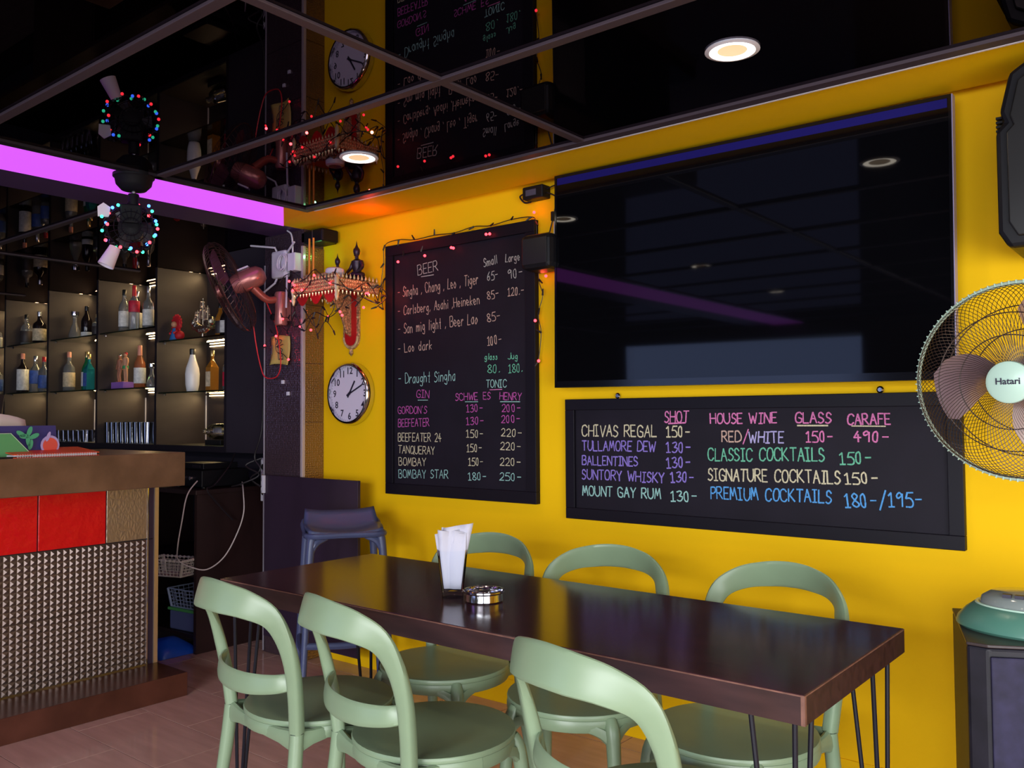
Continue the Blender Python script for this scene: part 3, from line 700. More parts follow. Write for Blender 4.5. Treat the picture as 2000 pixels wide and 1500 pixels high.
for k, pts in enumerate(([(-4.10, -0.10, 1.5), (-4.09, -0.12, 1.2), (-4.14, -0.13, 1.05), (-4.10, -0.12, 0.98), (-4.16, -0.14, 0.93), (-4.12, -0.10, 0.88)],
                         [(-4.12, -0.10, 1.04), (-4.18, -0.16, 1.0), (-4.11, -0.12, 0.95), (-4.19, -0.18, 0.90), (-4.25, -0.2, 0.885)],
                         [(-4.45, -0.05, 1.06), (-4.30, -0.18, 1.0), (-4.26, -0.3, 0.9), (-4.24, -0.36, 0.88), (-4.235, -0.30, 0.80), (-4.24, -0.2, 0.7)])):
    cord('black_cable', ['black cable hanging down the pillar side above the power strip', 'tangled black cable around the top of the power strip', 'black cable drooping over the right side of the back counter'][k], pts, 0.005, black_wire)

# ------------------------------------------------------------------ chalk lettering (single strokes)
GL = {
'A':(6,"03 3d 63;17 57"),'B':(6,"03 0d;~0d 4d 5a 28;~28 58 65 43 03"),'C':(6,"~6b 4d 1c 08 14 43 65"),'D':(6,"03 0d;~0d 3d 69 65 33 03"),
'E':(5,"5d 0d 03 53;08 48"),'F':(5,"5d 0d 03;08 48"),'G':(6,"~6b 4d 1c 08 14 43 64;64 67 38"),'H':(6,"03 0d;63 6d;08 68"),
'I':(4,"2d 23;0d 4d;03 43"),'J':(5,"~5d 55 33 04"),'K':(6,"03 0d;5d 07;18 63"),'L':(5,"0d 03 53"),'M':(7,"03 1d 36 5d 73"),
'N':(6,"03 0d 63 6d"),'O':(6,"~3d 1c 08 14 33 54 68 5c 3d"),'P':(5,"03 0d;~0d 4d 5a 38 08"),'Q':(6,"~3d 1c 08 14 33 54 68 5c 3d;45 72"),
'R':(6,"03 0d;~0d 4d 5a 38 08;28 63"),'S':(5,"~5b 3d 1c 19 38 56 44 23 04"),'T':(6,"0d 6d;3d 33"),'U':(6,"~0d 06 23 43 66 6d"),
'V':(6,"0d 33 6d"),'W':(8,"0d 23 4a 63 8d"),'X':(6,"0d 63;03 6d"),'Y':(6,"0d 38 6d;38 33"),'Z':(6,"0d 6d 03 63"),
'0':(5,"~2d 0b 05 23 35 3b 2d"),'1':(4,"0b 2d 23;03 43"),'2':(5,"~0b 2d 4c 48 03;03 53"),'3':(5,"~0c 3d 4b 28;~28 57 44 23 04"),
'4':(5,"3d 07 57;3a 33"),'5':(5,"5d 1d 09;~09 39 56 43 03"),'6':(5,"~4d 19 05 23 45 38 06"),'7':(5,"0d 5d 23"),
'8':(5,"~2d 0b 28 55 33 05 28 4b 2d"),'9':(5,"~4b 2d 0b 19 4b;4c 43"),'-':(5,"08 48"),',':(2,"14 02"),'.':(2,"03 14"),'/':(5,"01 5f"),"'":(2,"1e 1b"),
'a':(5,"~49 29 06 23 45;49 43"),'b':(5,"0d 03;~07 39 56 33 04"),'c':(5,"~48 29 06 23 44"),'d':(5,"~47 29 06 23 45;4d 43"),'e':(5,"~06 46 38 19 06 23 44"),
'f':(4,"~4c 2d 13;08 38"),'g':(5,"~48 29 06 24 46;~49 41 20 01"),'h':(5,"0d 03;~07 29 47 43"),'i':(2,"19 13;1c 1b"),'j':(3,"~29 21 00;2c 2b"),
'k':(5,"0d 03;48 06;16 43"),'l':(2,"1d 13"),'m':(7,"09 03;~07 29 36 33;~37 59 66 63"),'n':(5,"09 03;~07 29 47 43"),'o':(5,"~29 17 06 23 46 29"),
'p':(5,"09 00;~08 39 46 24 04"),'r':(4,"09 03;~06 29 38"),'s':(4,"~38 19 17 36 23 04"),'t':(4,"2d 23 33;09 39"),'u':(5,"~09 05 23 45;49 43"),
'z':(4,"09 39 03 33"),'y':(5,"09 24;49 10"),'w':(6,"09 13 28 43 59"),'x':(4,"09 33;03 39"),' ':(4,""),'_':(6,"03 63")}
CH = {'w':(0.55,0.53,0.50),'o':(0.62,0.42,0.34),'g':(0.16,0.55,0.36),'t':(0.34,0.62,0.58),'m':(0.55,0.10,0.42),'p':(0.78,0.22,0.50),
      'c':(0.68,0.62,0.42),'v':(0.28,0.20,0.66),'l':(0.48,0.44,0.78),'b':(0.10,0.38,0.82)}
def write(board, txt, x0, z0, x1, z1, h, colk, yf, kind):
    rnd = random.Random(hash((len(txt), round(x0*1000))) & 0xffff)
    tot = sum(GL[c][0]+1.7 for c in txt)-1.7; L = math.hypot(x1-x0, z1-z0); ux, uz = (x1-x0)/L, (z1-z0)/L
    sx = L/tot; sz = h/10.0; b = MB(); pen = 0; nseg = 0; wd = 0.0018 if kind == 'b' else 0.0025
    for c in txt:
        w, st = GL[c]; jz = rnd.uniform(-0.035, 0.035)*h; sl = rnd.uniform(-0.05, 0.08)
        for s in [q for q in st.split(';') if q]:
            cur = s[0] == '~'; pts = [((int(q[0], 16)), int(q[1], 16)-3) for q in s.lstrip('~').split()]
            P3 = [Vector((pen*sx + px*sx + pz*sz*sl, 0, pz*sz + jz)) for px, pz in pts]
            if cur: P3 = spline(P3, 4)
            P3 = [Vector((x0 + p.x*ux - p.z*uz, yf, z0 + p.x*uz + p.z*ux)) for p in P3]
            for i in range(len(P3)-1):      # flat ribbon lying on the board
                a, d = P3[i], P3[i+1]; t = d-a
                if t.length < 1e-6: continue
                t.normalize(); nrm = Vector((-t.z, 0, t.x))*wd*rnd.uniform(0.8, 1.15); e = t*wd*0.5
                nseg += 1; lift = Vector((0, -0.00006*(nseg % 24), 0))
                q = [a-e+nrm+lift, a-e-nrm+lift, d+e-nrm+lift, d+e+nrm+lift]
                b.add([tuple(v) for v in q], [(0, 1, 2, 3)])
        pen += w+1.7
        if c == ' ' and b.v:
            b.build('chalk_writing', mat('chalk_'+colk, tuple(0.78*q for q in CH[colk]), 0.9, noise=(220, 0.35, (1, 1, 1))), board); b = MB()
    if not b.v: return
    m = mat('chalk_'+colk, tuple(0.78*q for q in CH[colk]), 0.9, noise=(220, 0.35, (1, 1, 1)))
    o = b.build('chalk_writing', m, board); return o
def board(name, label, cat, x0, x1, z0, z1, fw_):
    cx, cz = (x0+x1)/2, (z0+z1)/2; t = thing(name, label, cat, (cx, 0, cz))
    box('slate', x0-cx+fw_*0.5, x1-cx-fw_*0.5, -0.016, -0.004, z0-cz+fw_*0.5, z1-cz-fw_*0.5, chalkboard, t)
    for a in ((x0, x1, z0, z0+fw_), (x0, x1, z1-fw_, z1), (x0, x0+fw_, z0+fw_, z1-fw_), (x1-fw_, x1, z0+fw_, z1-fw_)):
        box('frame_rail', a[0]-cx, a[1]-cx, -0.030, 0.0, a[2]-cz, a[3]-cz, board_frame, t, 0.002)
    return t, cx, cz
beer, bcx, bcz = board('chalkboard', 'tall black framed chalkboard with beer and gin prices between clock and television', 'chalkboard', -3.195, -2.258, 0.886, 2.115, 0.052)
menu, mcx, mcz = board('chalkboard', 'wide black framed chalkboard with shot, wine and cocktail prices under the television', 'chalkboard', -2.104, -0.602, 0.839, 1.332, 0.045)
WR=[
('b', 'BEER', -2.978, 1.95, -2.843, 1.959, 0.048, 'w'),
('b', '_', -2.955, 1.94, -2.872, 1.941, 0.029, 'w'),
('b', 'Small', -2.557, 1.943, -2.476, 1.95, 0.038, 'w'),
('b', 'Large', -2.43, 1.949, -2.348, 1.948, 0.035, 'w'),
('b', '- Singha , Chang , Leo , Tiger', -3.118, 1.853, -2.591, 1.868, 0.049, 'o'),
('b', '65-', -2.535, 1.876, -2.471, 1.882, 0.038, 'w'),
('b', '90-', -2.413, 1.872, -2.332, 1.876, 0.04, 'w'),
('b', '- Carlsberg, Asahi ,Heineken', -3.115, 1.764, -2.582, 1.776, 0.044, 'o'),
('b', '85-', -2.535, 1.79, -2.468, 1.798, 0.036, 'o'),
('b', '120.-', -2.417, 1.795, -2.324, 1.797, 0.035, 'o'),
('b', '- San mig light , Beer Lao', -3.116, 1.671, -2.595, 1.687, 0.049, 'o'),
('b', '85-', -2.536, 1.689, -2.459, 1.695, 0.038, 'o'),
('b', '- Lao dark', -3.116, 1.578, -2.883, 1.585, 0.044, 'o'),
('b', '100-', -2.537, 1.582, -2.452, 1.589, 0.04, 'o'),
('b', 'glass', -2.554, 1.52, -2.479, 1.517, 0.027, 'g'),
('b', 'Jug', -2.419, 1.517, -2.363, 1.514, 0.028, 'g'),
('b', '80.', -2.537, 1.46, -2.461, 1.459, 0.037, 'g'),
('b', '180.', -2.416, 1.455, -2.334, 1.458, 0.037, 'g'),
('b', '- Draught Singha', -3.113, 1.427, -2.733, 1.43, 0.049, 't'),
('b', 'TONIC', -2.546, 1.393, -2.428, 1.393, 0.034, 't'),
('b', '_', -2.526, 1.384, -2.454, 1.384, 0.027, 'p'),
('b', 'GIN', -2.989, 1.357, -2.905, 1.353, 0.036, 'm'),
('b', '_', -2.979, 1.345, -2.913, 1.344, 0.029, 't'),
('b', 'SCHWE', -2.734, 1.338, -2.597, 1.34, 0.033, 'm'),
('b', 'ES', -2.564, 1.342, -2.523, 1.341, 0.032, 'm'),
('b', 'HENRY', -2.468, 1.338, -2.346, 1.332, 0.032, 'm'),
('b', '_', -2.675, 1.331, -2.597, 1.33, 0.027, 't'),
('b', '_', -2.465, 1.328, -2.353, 1.326, 0.026, 't'),
('b', "GORDON'S", -3.116, 1.281, -2.92, 1.28, 0.034, 'm'),
('b', '130-', -2.666, 1.283, -2.564, 1.286, 0.034, 'm'),
('b', '200-', -2.454, 1.283, -2.348, 1.284, 0.033, 'm'),
('b', 'BEEFEATER', -3.116, 1.215, -2.903, 1.219, 0.037, 'm'),
('b', '130-', -2.667, 1.225, -2.559, 1.228, 0.034, 'm'),
('b', '200-', -2.458, 1.234, -2.349, 1.236, 0.033, 'm'),
('b', 'BEEFEATER 24', -3.116, 1.146, -2.825, 1.147, 0.039, 'c'),
('b', '150-', -2.667, 1.168, -2.563, 1.169, 0.034, 'c'),
('b', '220-', -2.459, 1.176, -2.342, 1.174, 0.033, 'c'),
('b', 'TANQUERAY', -3.116, 1.087, -2.868, 1.085, 0.037, 'c'),
('b', '150-', -2.665, 1.102, -2.571, 1.105, 0.034, 'c'),
('b', '220-', -2.465, 1.116, -2.346, 1.114, 0.033, 'c'),
('b', 'BOMBAY', -3.112, 1.028, -2.927, 1.03, 0.037, 'c'),
('b', '150-', -2.655, 1.039, -2.564, 1.044, 0.034, 'c'),
('b', '220-', -2.467, 1.047, -2.348, 1.047, 0.033, 'c'),
('b', 'BOMBAY STAR', -3.112, 0.967, -2.782, 0.975, 0.039, 't'),
('b', '180-', -2.656, 0.973, -2.546, 0.977, 0.034, 't'),
('b', '250-', -2.47, 0.98, -2.345, 0.982, 0.033, 't'),
('m', 'SHOT', -1.643, 1.237, -1.542, 1.237, 0.042, 'p'),
('m', '_', -1.627, 1.231, -1.555, 1.234, 0.024, 'p'),
('m', 'CHIVAS REGAL', -2.027, 1.179, -1.68, 1.18, 0.045, 'c'),
('m', '150-', -1.636, 1.18, -1.534, 1.181, 0.04, 'c'),
('m', 'TULLAMORE DEW', -2.027, 1.121, -1.685, 1.123, 0.039, 'v'),
('m', '130-', -1.637, 1.12, -1.532, 1.122, 0.039, 'v'),
('m', 'BALLENTINES', -2.028, 1.062, -1.765, 1.064, 0.036, 'v'),
('m', '130-', -1.636, 1.06, -1.534, 1.067, 0.039, 'v'),
('m', 'SUNTORY WHISKY', -2.029, 1.004, -1.648, 1.003, 0.039, 'v'),
('m', '130-', -1.619, 1.007, -1.521, 1.011, 0.038, 'v'),
('m', 'MOUNT GAY RUM', -2.027, 0.936, -1.664, 0.942, 0.039, 't'),
('m', '130-', -1.62, 0.935, -1.507, 0.94, 0.038, 't'),
('m', 'HOUSE WINE', -1.452, 1.231, -1.198, 1.233, 0.037, 'p'),
('m', 'GLASS', -1.131, 1.233, -1.008, 1.233, 0.036, 'p'),
('m', '_', -1.124, 1.224, -1.019, 1.224, 0.022, 'c'),
('m', 'CARAFE', -0.953, 1.229, -0.816, 1.229, 0.035, 'p'),
('m', '_', -0.939, 1.224, -0.832, 1.223, 0.021, 'c'),
('m', 'RED', -1.407, 1.165, -1.333, 1.166, 0.038, 'o'),
('m', '/', -1.325, 1.165, -1.303, 1.165, 0.038, 'p'),
('m', 'WHITE', -1.302, 1.163, -1.174, 1.164, 0.039, 'l'),
('m', '150-', -1.094, 1.168, -0.999, 1.17, 0.036, 'p'),
('m', '490-', -0.932, 1.17, -0.82, 1.171, 0.035, 'p'),
('m', 'CLASSIC COCKTAILS', -1.463, 1.094, -1.032, 1.103, 0.045, 'g'),
('m', '150-', -0.98, 1.095, -0.876, 1.1, 0.039, 'g'),
('m', 'SIGNATURE COCKTAILS', -1.464, 1.021, -0.981, 1.029, 0.043, 'c'),
('m', '150-', -0.964, 1.029, -0.856, 1.035, 0.036, 'c'),
('m', 'PREMIUM COCKTAILS', -1.454, 0.954, -1.012, 0.962, 0.043, 'b'),
('m', '180-/195-', -0.965, 0.951, -0.723, 0.967, 0.045, 'b')]

for k, txt, x0, z0, x1, z1, h, c in WR:
    if k == 'b': write(beer, txt, x0-bcx, z0-bcz, x1-bcx, z1-bcz, h, c, -0.0172, k)
    else: write(menu, txt, x0-mcx, z0-mcz, x1-mcx, z1-mcz, h, c, -0.0172, k)
for x in (-1.855, -0.846):
    hk = MB().lathe([(0.010, 0), (0.012, 0.004), (0.007, 0.008)], 10, M=Matrix.Translation((x-mcx, -0.012, 1.343-mcz)) @ Matrix.Rotation(PI/2, 4, 'X'))
    hk.box(x-mcx-0.004, x-mcx+0.004, -0.014, -0.002, 1.325-mcz, 1.343-mcz); hk.build('hanger', chrome, menu)

# ------------------------------------------------------------------ television
tv = thing('television', 'huge black wall mounted television with a glossy dark screen', 'television', (-1.344, -0.115, 1.372))
tv.rotation_euler = (0, math.radians(0.5), 0)
w2 = 0.746; th_ = 0.872
box('screen', -w2+0.009, w2-0.009, -0.004, 0.0, 0.026, th_-0.012, tv_black, tv)
box('housing', -w2, w2, 0.0, 0.042, 0.0, th_, black_plastic, tv, 0.004)
box('bezel', -w2, w2, -0.006, 0.0, 0.0, 0.026, tv_frame, tv); box('bezel', -w2, w2, -0.006, 0, th_-0.012, th_, tv_frame, tv)
box('bezel', -w2, -w2+0.009, -0.006, 0, 0.026, th_-0.012, tv_frame, tv); box('bezel', w2-0.009, w2, -0.006, 0, 0.026, th_-0.012, tv_frame, tv)
box('painted_reflection', -w2+0.012, w2-0.012, -0.0046, -0.0041, th_-0.040, th_-0.012, tv_blue, tv)  # LED reflection at the screen's top edge, painted as a dark blue strip
box('side_trim', w2, w2+0.003, -0.004, 0.03, 0.0, th_, mat('violet_trim', (0.30, 0.27, 0.45), 0.3), tv)
box('status_lamp', w2-0.016, w2-0.012, -0.0065, -0.006, 0.20, 0.204, bulb_red, tv)
box('wall_mount', -0.25, 0.25, 0.042, 0.113, 0.25, 0.62, black_plastic, tv)

# small speaker, power adapter, cables left of the television
t = thing('wall_speaker', 'small black rounded speaker between the beer chalkboard and the television', 'speaker', (-2.15, -0.09, 1.945))
MB().box(-0.09, 0.07, -0.07, 0.06, -0.075, 0.075).build('cabinet', black_plastic, t, bevel=0.025)
MB().box(-0.070, 0.055, -0.074, -0.070, -0.055, 0.055).build('grille', c_black, t, bevel=0.002)
box('mount_bracket', -0.03, 0.03, 0.06, 0.089, -0.03, 0.03, black_plastic, t)
t = thing('power_adapter', 'black power adapter on the wall above the small speaker', 'adapter', (-2.245, -0.03, 2.225))
MB().box(-0.055, 0.055, -0.03, 0.03, -0.028, 0.028).build('casing', black_plastic, t, bevel=0.006)
MB().box(-0.035, 0.02, -0.0315, -0.030, -0.014, 0.012).build('rating_plate', mat('plate_grey', (0.06, 0.06, 0.10), 0.4), t)
cord('black_cable', 'black cable looping left of the power adapter', [(-2.30, -0.03, 2.235), (-2.335, -0.03, 2.225), (-2.31, -0.03, 2.195), (-2.27, -0.035, 2.19)], 0.004, black_wire)
o = cord('black_cable', 'black cable with an inline switch hanging from the adapter to the small speaker', [(-2.19, -0.03, 2.235), (-2.13, -0.03, 2.24), (-2.145, -0.02, 2.18), (-2.17, -0.02, 2.09), (-2.185, -0.03, 2.02)], 0.003, black_wire)
MB().box(-2.172, -2.158, -0.028, -0.012, 2.095, 2.135).build('inline_switch', c_black, o, bevel=0.002)
cord('black_cable', 'short black cable from the adapter behind the television', [(-2.19, -0.03, 2.22), (-2.15, -0.03, 2.20), (-2.115, -0.03, 2.165), (-2.09, -0.03, 2.13)], 0.003, black_wire)
cord('white_cable', 'white cable arching over the top left corner of the television', [(-2.135, -0.02, 2.20), (-2.13, -0.02, 2.235), (-2.10, -0.02, 2.258), (-2.02, -0.02, 2.261), (-1.96, -0.02, 2.261)], 0.006, white_cord)
t = thing('wall_socket', 'white wall socket half hidden by the left edge of the television', 'socket', (-2.13, 0, 2.06))
box('plate', -0.04, 0.04, -0.01, 0, -0.035, 0.035, white_plastic, t, 0.002); box('socket_holes', -0.02, 0.02, -0.0115, -0.01, -0.008, 0.008, c_black, t)

# large speaker hung on the wall at right
t = thing('loudspeaker', 'large black loudspeaker mounted high on the wall at the right picture edge', 'speaker', (-0.265, -0.20, 1.955))
pl = [(-0.15, -0.245), (0.15, -0.245), (0.175, -0.20), (0.175, 0.08), (0.16, 0.10), (0.165, 0.13), (0.14, 0.235), (0.10, 0.26), (-0.10, 0.26), (-0.14, 0.235), (-0.165, 0.13), (-0.155, 0.10), (-0.175, 0.08), (-0.175, -0.20)]
Mx = Matrix(((1,0,0,0),(0,0,1,0),(0,1,0,0),(0,0,0,1)))
MB().prism(pl, -0.13, 0.12, M=Mx).build('cabinet', black_plastic, t, bevel=0.018)
MB().prism([(x*0.84, z*0.88) for x, z in pl], -0.142, -0.128, M=Mx).build('grille', c_black, t, bevel=0.004)
rb = MB()
for k in range(4): rb.box(-0.178, -0.160, -0.10, 0.08, 0.085+0.012*k, 0.091+0.012*k)
tag(rb.build('side_ribs', black_plastic, t), kind='stuff')
box('mount_bracket', -0.04, 0.04, 0.12, 0.20, -0.06, 0.06, iron, t)

# ------------------------------------------------------------------ clock
ck = thing('wall_clock', 'round chrome rimmed wall clock with a white dial showing ten past one', 'clock', (-3.462, 0, 1.385))
Mr = Matrix.Rotation(PI/2, 4, 'X')
MB().lathe([(0.150, 0.0), (0.160, 0.004), (0.163, 0.022), (0.160, 0.044), (0.152, 0.052), (0.144, 0.050), (0.142, 0.030)], 48, M=Mr, cap=False).build('rim', chrome, ck, smooth=True)
MB().lathe([(0.0001, 0.030), (0.1435, 0.030)], 48, M=Mr, cap=False).build('dial', mat('dial_white', (0.62, 0.58, 0.70), 0.55), ck)
MB().lathe([(0.1435, 0.0), (0.1435, 0.0298)], 32, M=Mr).build('back_shell', white_plastic, ck)
ink = mat('clock_ink', (0.015, 0.012, 0.03), 0.5)
for n in range(1, 13):
    a = PI/2 - n*PI/6; me = font_mesh(str(n), 0.049, 0.0002, 0.0008); me.materials.append(ink)
    o = link('numeral', me, ck, loc=(0.117*math.cos(a), -0.0306, 0.117*math.sin(a))); o.rotation_euler = (PI/2, 0, 0)
tk = MB()
for n in range(60):
    a = n*PI/30; M = Matrix.Rotation(-a, 4, 'Y')
    tk.box(-0.0006, 0.0006, -0.0308, -0.0304, 0.1365, 0.141, M=M)
tag(tk.build('minute_marks', ink, ck), kind='stuff')
for nm, a, l, w in (('hour_hand', math.radians(33), 0.078, 0.0045), ('minute_hand', math.radians(66), 0.105, 0.0038)):
    MB().box(-w, w, -0.034, -0.0325, -0.022, l, M=Matrix.Rotation(a, 4, 'Y')).build(nm, ink, ck)
MB().lathe([(0.007, 0.030), (0.007, 0.037)], 12, M=Mr).build('hub', ink, ck)

# ------------------------------------------------------------------ altar shelf
gold = mat('gilt_carving', (0.48, 0.30, 0.16), 0.35, 0.6, noise=(90, 0.9, (1, 1, 1)), bump=(120, 0.8)); red_lac = mat('red_lacquer', (0.42, 0.008, 0.010), 0.35)
al = thing('altar_shelf', 'ornate red and gilt altar shelf on the wall above the clock', 'shelf', (-3.445, 0, 1.93))
box('platform', -0.165, 0.165, -0.27, 0.0, -0.015, 0.012, red_lac, al, 0.003)
for a in ((-0.17, 0.17, -0.278, -0.268, -0.045, 0.012), (-0.172, -0.164, -0.27, 0, -0.045, 0.012), (0.164, 0.172, -0.27, 0, -0.045, 0.012)):
    box('gilt_border', *a, gold, al, 0.002)
def petals(b, p0, p1, n, up, sz):
    for i in range(n):
        u = (i+0.5)/n; c = Vector(p0)*(1-u)+Vector(p1)*u
        b.lathe([(0.0001, 0), (0.45*sz, 0.35*sz), (0.38*sz, 0.8*sz), (0.0001, 1.9*sz)], 5, M=Matrix.Translation(c) @ (Matrix.Identity(4) if up else Matrix.Rotation(PI, 4, 'X')), cap=False)
cxb = -0.028
pt = MB()
for a, b_ in (((-0.17, -0.272, 0), (0.17, -0.272, 0)), ((-0.168, -0.27, 0), (-0.168, 0, 0)), ((0.168, -0.27, 0), (0.168, 0, 0))):
    n = 14 if a[1] == b_[1] else 11
    petals(pt, (a[0], a[1], 0.012), (b_[0], b_[1], 0.012), n, True, 0.015); petals(pt, (a[0], a[1], -0.045), (b_[0], b_[1], -0.045), n, False, 0.011)
tag(pt.build('petal_row', mat('pale_gilt', (0.75, 0.62, 0.36), 0.35, 0.6), al), kind='stuff')
bd_ = MB()
for zz in (0.002, -0.016, -0.034):
    for k in range(24): bd_.ball((-0.163+0.0142*k, -0.280, zz), 0.0045, n=4)
    for k in range(18): bd_.ball((-0.174, -0.262+0.0145*k, zz), 0.0045, n=4); bd_.ball((0.174, -0.262+0.0145*k, zz), 0.0045, n=4)
tag(bd_.build('gilt_beading', mat('pale_gilt', (0.75, 0.62, 0.36)), al), kind='stuff')
fr_ = MB()
for q in range(10):
    zz = -0.05-0.018*q; w_ = 0.20*(1-q/11)**1.6+0.02
    for k in range(max(2, int(w_/0.02))): fr_.ball((cxb-0.008, -0.018-k*0.02, zz), 0.0055, n=4)

for x in (-0.168, 0.168):
  fin = MB(); fin.lathe([(0.004, -0.10), (0.012, -0.075), (0.008, -0.055), (0.014, -0.03), (0.012, 0.008), (0.010, 0.018), (0.0001, 0.032)], 8, M=Matrix.Translation((x, -0.27, 0)), cap=False)
  fin.build('corner_finial', mat('pale_gilt', (0.75, 0.62, 0.36), 0.35, 0.6), al, smooth=True)
fr = MB()
for s in range(3):
    x0 = -0.16+0.107*s
    fr.add([(x0+0.107*k/8, -0.262, -0.045) for k in range(9)] + [(x0+0.107*k/8, -0.262, -0.045-0.055*math.sin(PI*k/8)-0.005) for k in range(9)], [(k, k+1, k+10, k+9) for k in range(8)])
o = fr.build('cloth_valance', mat('red_satin', (0.30, 0.006, 0.008), 0.5), al); o.modifiers.new('t', 'SOLIDIFY').thickness = 0.003
# back board with rounded foot and gilt rim
def tongue(w, z0, z1, n=10): return [(w, z1), (w, z0+w)] + [(w*math.cos(a), z0+w+w*math.sin(a)) for a in [-PI*k/n for k in range(1, n)]] + [(-w, z0+w), (-w, z1)]
MB().prism(tongue(0.062, -0.315, -0.015), -0.012, 0.0, M=Matrix.Translation((cxb, 0, 0)) @ Mx).build('back_board', gold, al, bevel=0.002)
MB().prism(tongue(0.044, -0.295, -0.02), -0.016, -0.011, M=Matrix.Translation((cxb, 0, 0)) @ Mx).build('red_field', red_lac, al, bevel=0.001)
tag(fr_.build('brace_scrollwork', mat('pale_gilt', (0.75, 0.62, 0.36)), al), kind='stuff')
rm = MB()
for q in range(26):
    L = q/25; pth = tongue(0.053, -0.305, -0.02, 12); seg = L*(len(pth)-1); i = min(int(seg), len(pth)-2); f = seg-i
    p = (pth[i][0]*(1-f)+pth[i+1][0]*f, pth[i][1]*(1-f)+pth[i+1][1]*f); rm.ball((cxb+p[0], -0.014, p[1]), 0.0065, n=4)
tag(rm.build('beaded_rim', mat('pale_gilt', (0.75, 0.62, 0.36)), al), kind='stuff')
MB().lathe([(0.0001, -0.035), (0.012, -0.02), (0.008, 0), (0.014, 0.012)], 8, M=Matrix.Translation((cxb, -0.01, -0.315)), cap=False).build('foot_drop', gold, al)
MB().prism([(-0.0, -0.02), (-0.22, -0.02), (-0.20, -0.05), (-0.10, -0.09), (-0.06, -0.16), (-0.035, -0.23), (0.0, -0.25)], -0.007, 0.007, M=Matrix.Translation((cxb, -0.012, 0)) @ Matrix(((0,0,1,0),(1,0,0,0),(0,1,0,0),(0,0,0,1)))).build('carved_brace', gold, al, bevel=0.002)

statue_m = mat('dark_bronze', (0.030, 0.020, 0.035), 0.35, 0.5)
def statue(label, x, y, h):
    t = thing('seated_statue', label, 'statue', (x, y, 1.9425)); k = h/0.24
    MB().lathe([(0.062, 0), (0.065, 0.008), (0.052, 0.016), (0.056, 0.026), (0.048, 0.030)], 20, M=Matrix.Diagonal((k*1.15, k*0.75, k, 1))).build('lotus_base', statue_m, t, smooth=True)
    b = MB()
    for s in (-1, 1):
        b.tube(spline([(s*0.012, 0.005, 0.042), (s*0.058, -0.008, 0.038), (s*0.050, -0.028, 0.036), (s*-0.012, -0.036, 0.040+0.006*s)], 4), lerp_list([0.017, 0.016, 0.012, 0.007], 4), 8)
        sh_ = (s*0.034, 0.004, 0.118)
        b.tube(spline([sh_, (s*0.050, -0.002, 0.085), (s*0.034, -0.026, 0.056), (s*0.0, -0.034, 0.052)] if s > 0 else [sh_, (s*0.048, -0.004, 0.085), (s*0.050, -0.024, 0.062), (s*0.046, -0.040, 0.046)], 4), lerp_list([0.012, 0.010, 0.008, 0.006], 4), 8)
    b.tube(spline([(0, 0.006, 0.034), (0, 0.005, 0.065), (0, 0.002, 0.095), (0, 0.003, 0.120), (0, 0.002, 0.136)], 4), lerp_list([0.034, 0.024, 0.030, 0.033, 0.012], 4), 12)
    b.tube([(0, 0.002, 0.13), (0, 0, 0.150)], 0.011, 8)
    b.v = [(a*k, c*k, d*k) for a, c, d in b.v]; b.build('body', statue_m, t, smooth=True)
    hd = MB().lathe([(0.0001, -0.024), (0.011, -0.021), (0.018, -0.008), (0.020, 0.006), (0.018, 0.018), (0.011, 0.027), (0.008, 0.033), (0.0045, 0.042), (0.0001, 0.068)], 14, M=Matrix.Translation((0, 0, 0.172)), cap=False)
    hd.ball((0, -0.019, 0.168), 0.0035, n=5, sc=(0.8, 1, 1.6))
    for s in (-1, 1): hd.ball((s*0.019, 0, 0.163), 0.004, n=5, sc=(0.6, 1, 2.6)); hd.ball((s*0.007, -0.0175, 0.173), 0.0025, n=4, sc=(1.3, 0.6, 0.7))
    hd.ball((0, -0.017, 0.160), 0.003, n=4, sc=(1.6, 0.7, 0.6))
    hd.v = [(a*k, c*k, d*k) for a, c, d in hd.v]; hd.build('head', statue_m, t, smooth=True)
statue('larger dark seated statue with pointed topknot at the right of the altar shelf', -3.345, -0.085, 0.215)
statue('smaller dark seated statue behind the white bowl at the left of the altar shelf', -3.475, -0.10, 0.165)
t = thing('offering_bowl', 'white bowl in front of the smaller statue on the altar shelf', 'bowl', (-3.375, -0.20, 1.9425))
t.scale = (1.2, 1.2, 1.2)
MB().lathe([(0.0001, 0), (0.018, 0), (0.020, 0.006), (0.040, 0.030), (0.038, 0.046), (0.030, 0.052), (0.026, 0.052), (0.034, 0.044), (0.034, 0.032), (0.0001, 0.012)], 20, cap=False).build('bowl_body', white_plastic, t, smooth=True)
for k, x in enumerate((-3.563, -3.530)):
    o = MB().tube([(x, -0.21, 1.9425), (x, -0.21, 2.176)], 0.005, 8).build('candle', mat('orange_wax', (0.70, 0.26, 0.03), 0.5), smooth=True)
    tag(o, ['left one of two slim tall orange candles on the altar shelf', 'right one of two slim tall orange candles on the altar shelf'][k], 'candle')
gr = MB(); rr = random.Random(3)
for k in range(46): gr.ball((rr.uniform(-3.60, -3.30), rr.uniform(-0.26, -0.235), 1.952+rr.uniform(-0.004, 0.022)), rr.uniform(0.006, 0.011), n=4)
tag(gr.build('flower_garland', mat('faded_flowers', (0.30, 0.17, 0.09), 0.8, noise=(60, 0.7, (1, 1, 1)))), 'faded brownish flower garland lying along the front of the altar shelf', 'garland', kind='stuff')

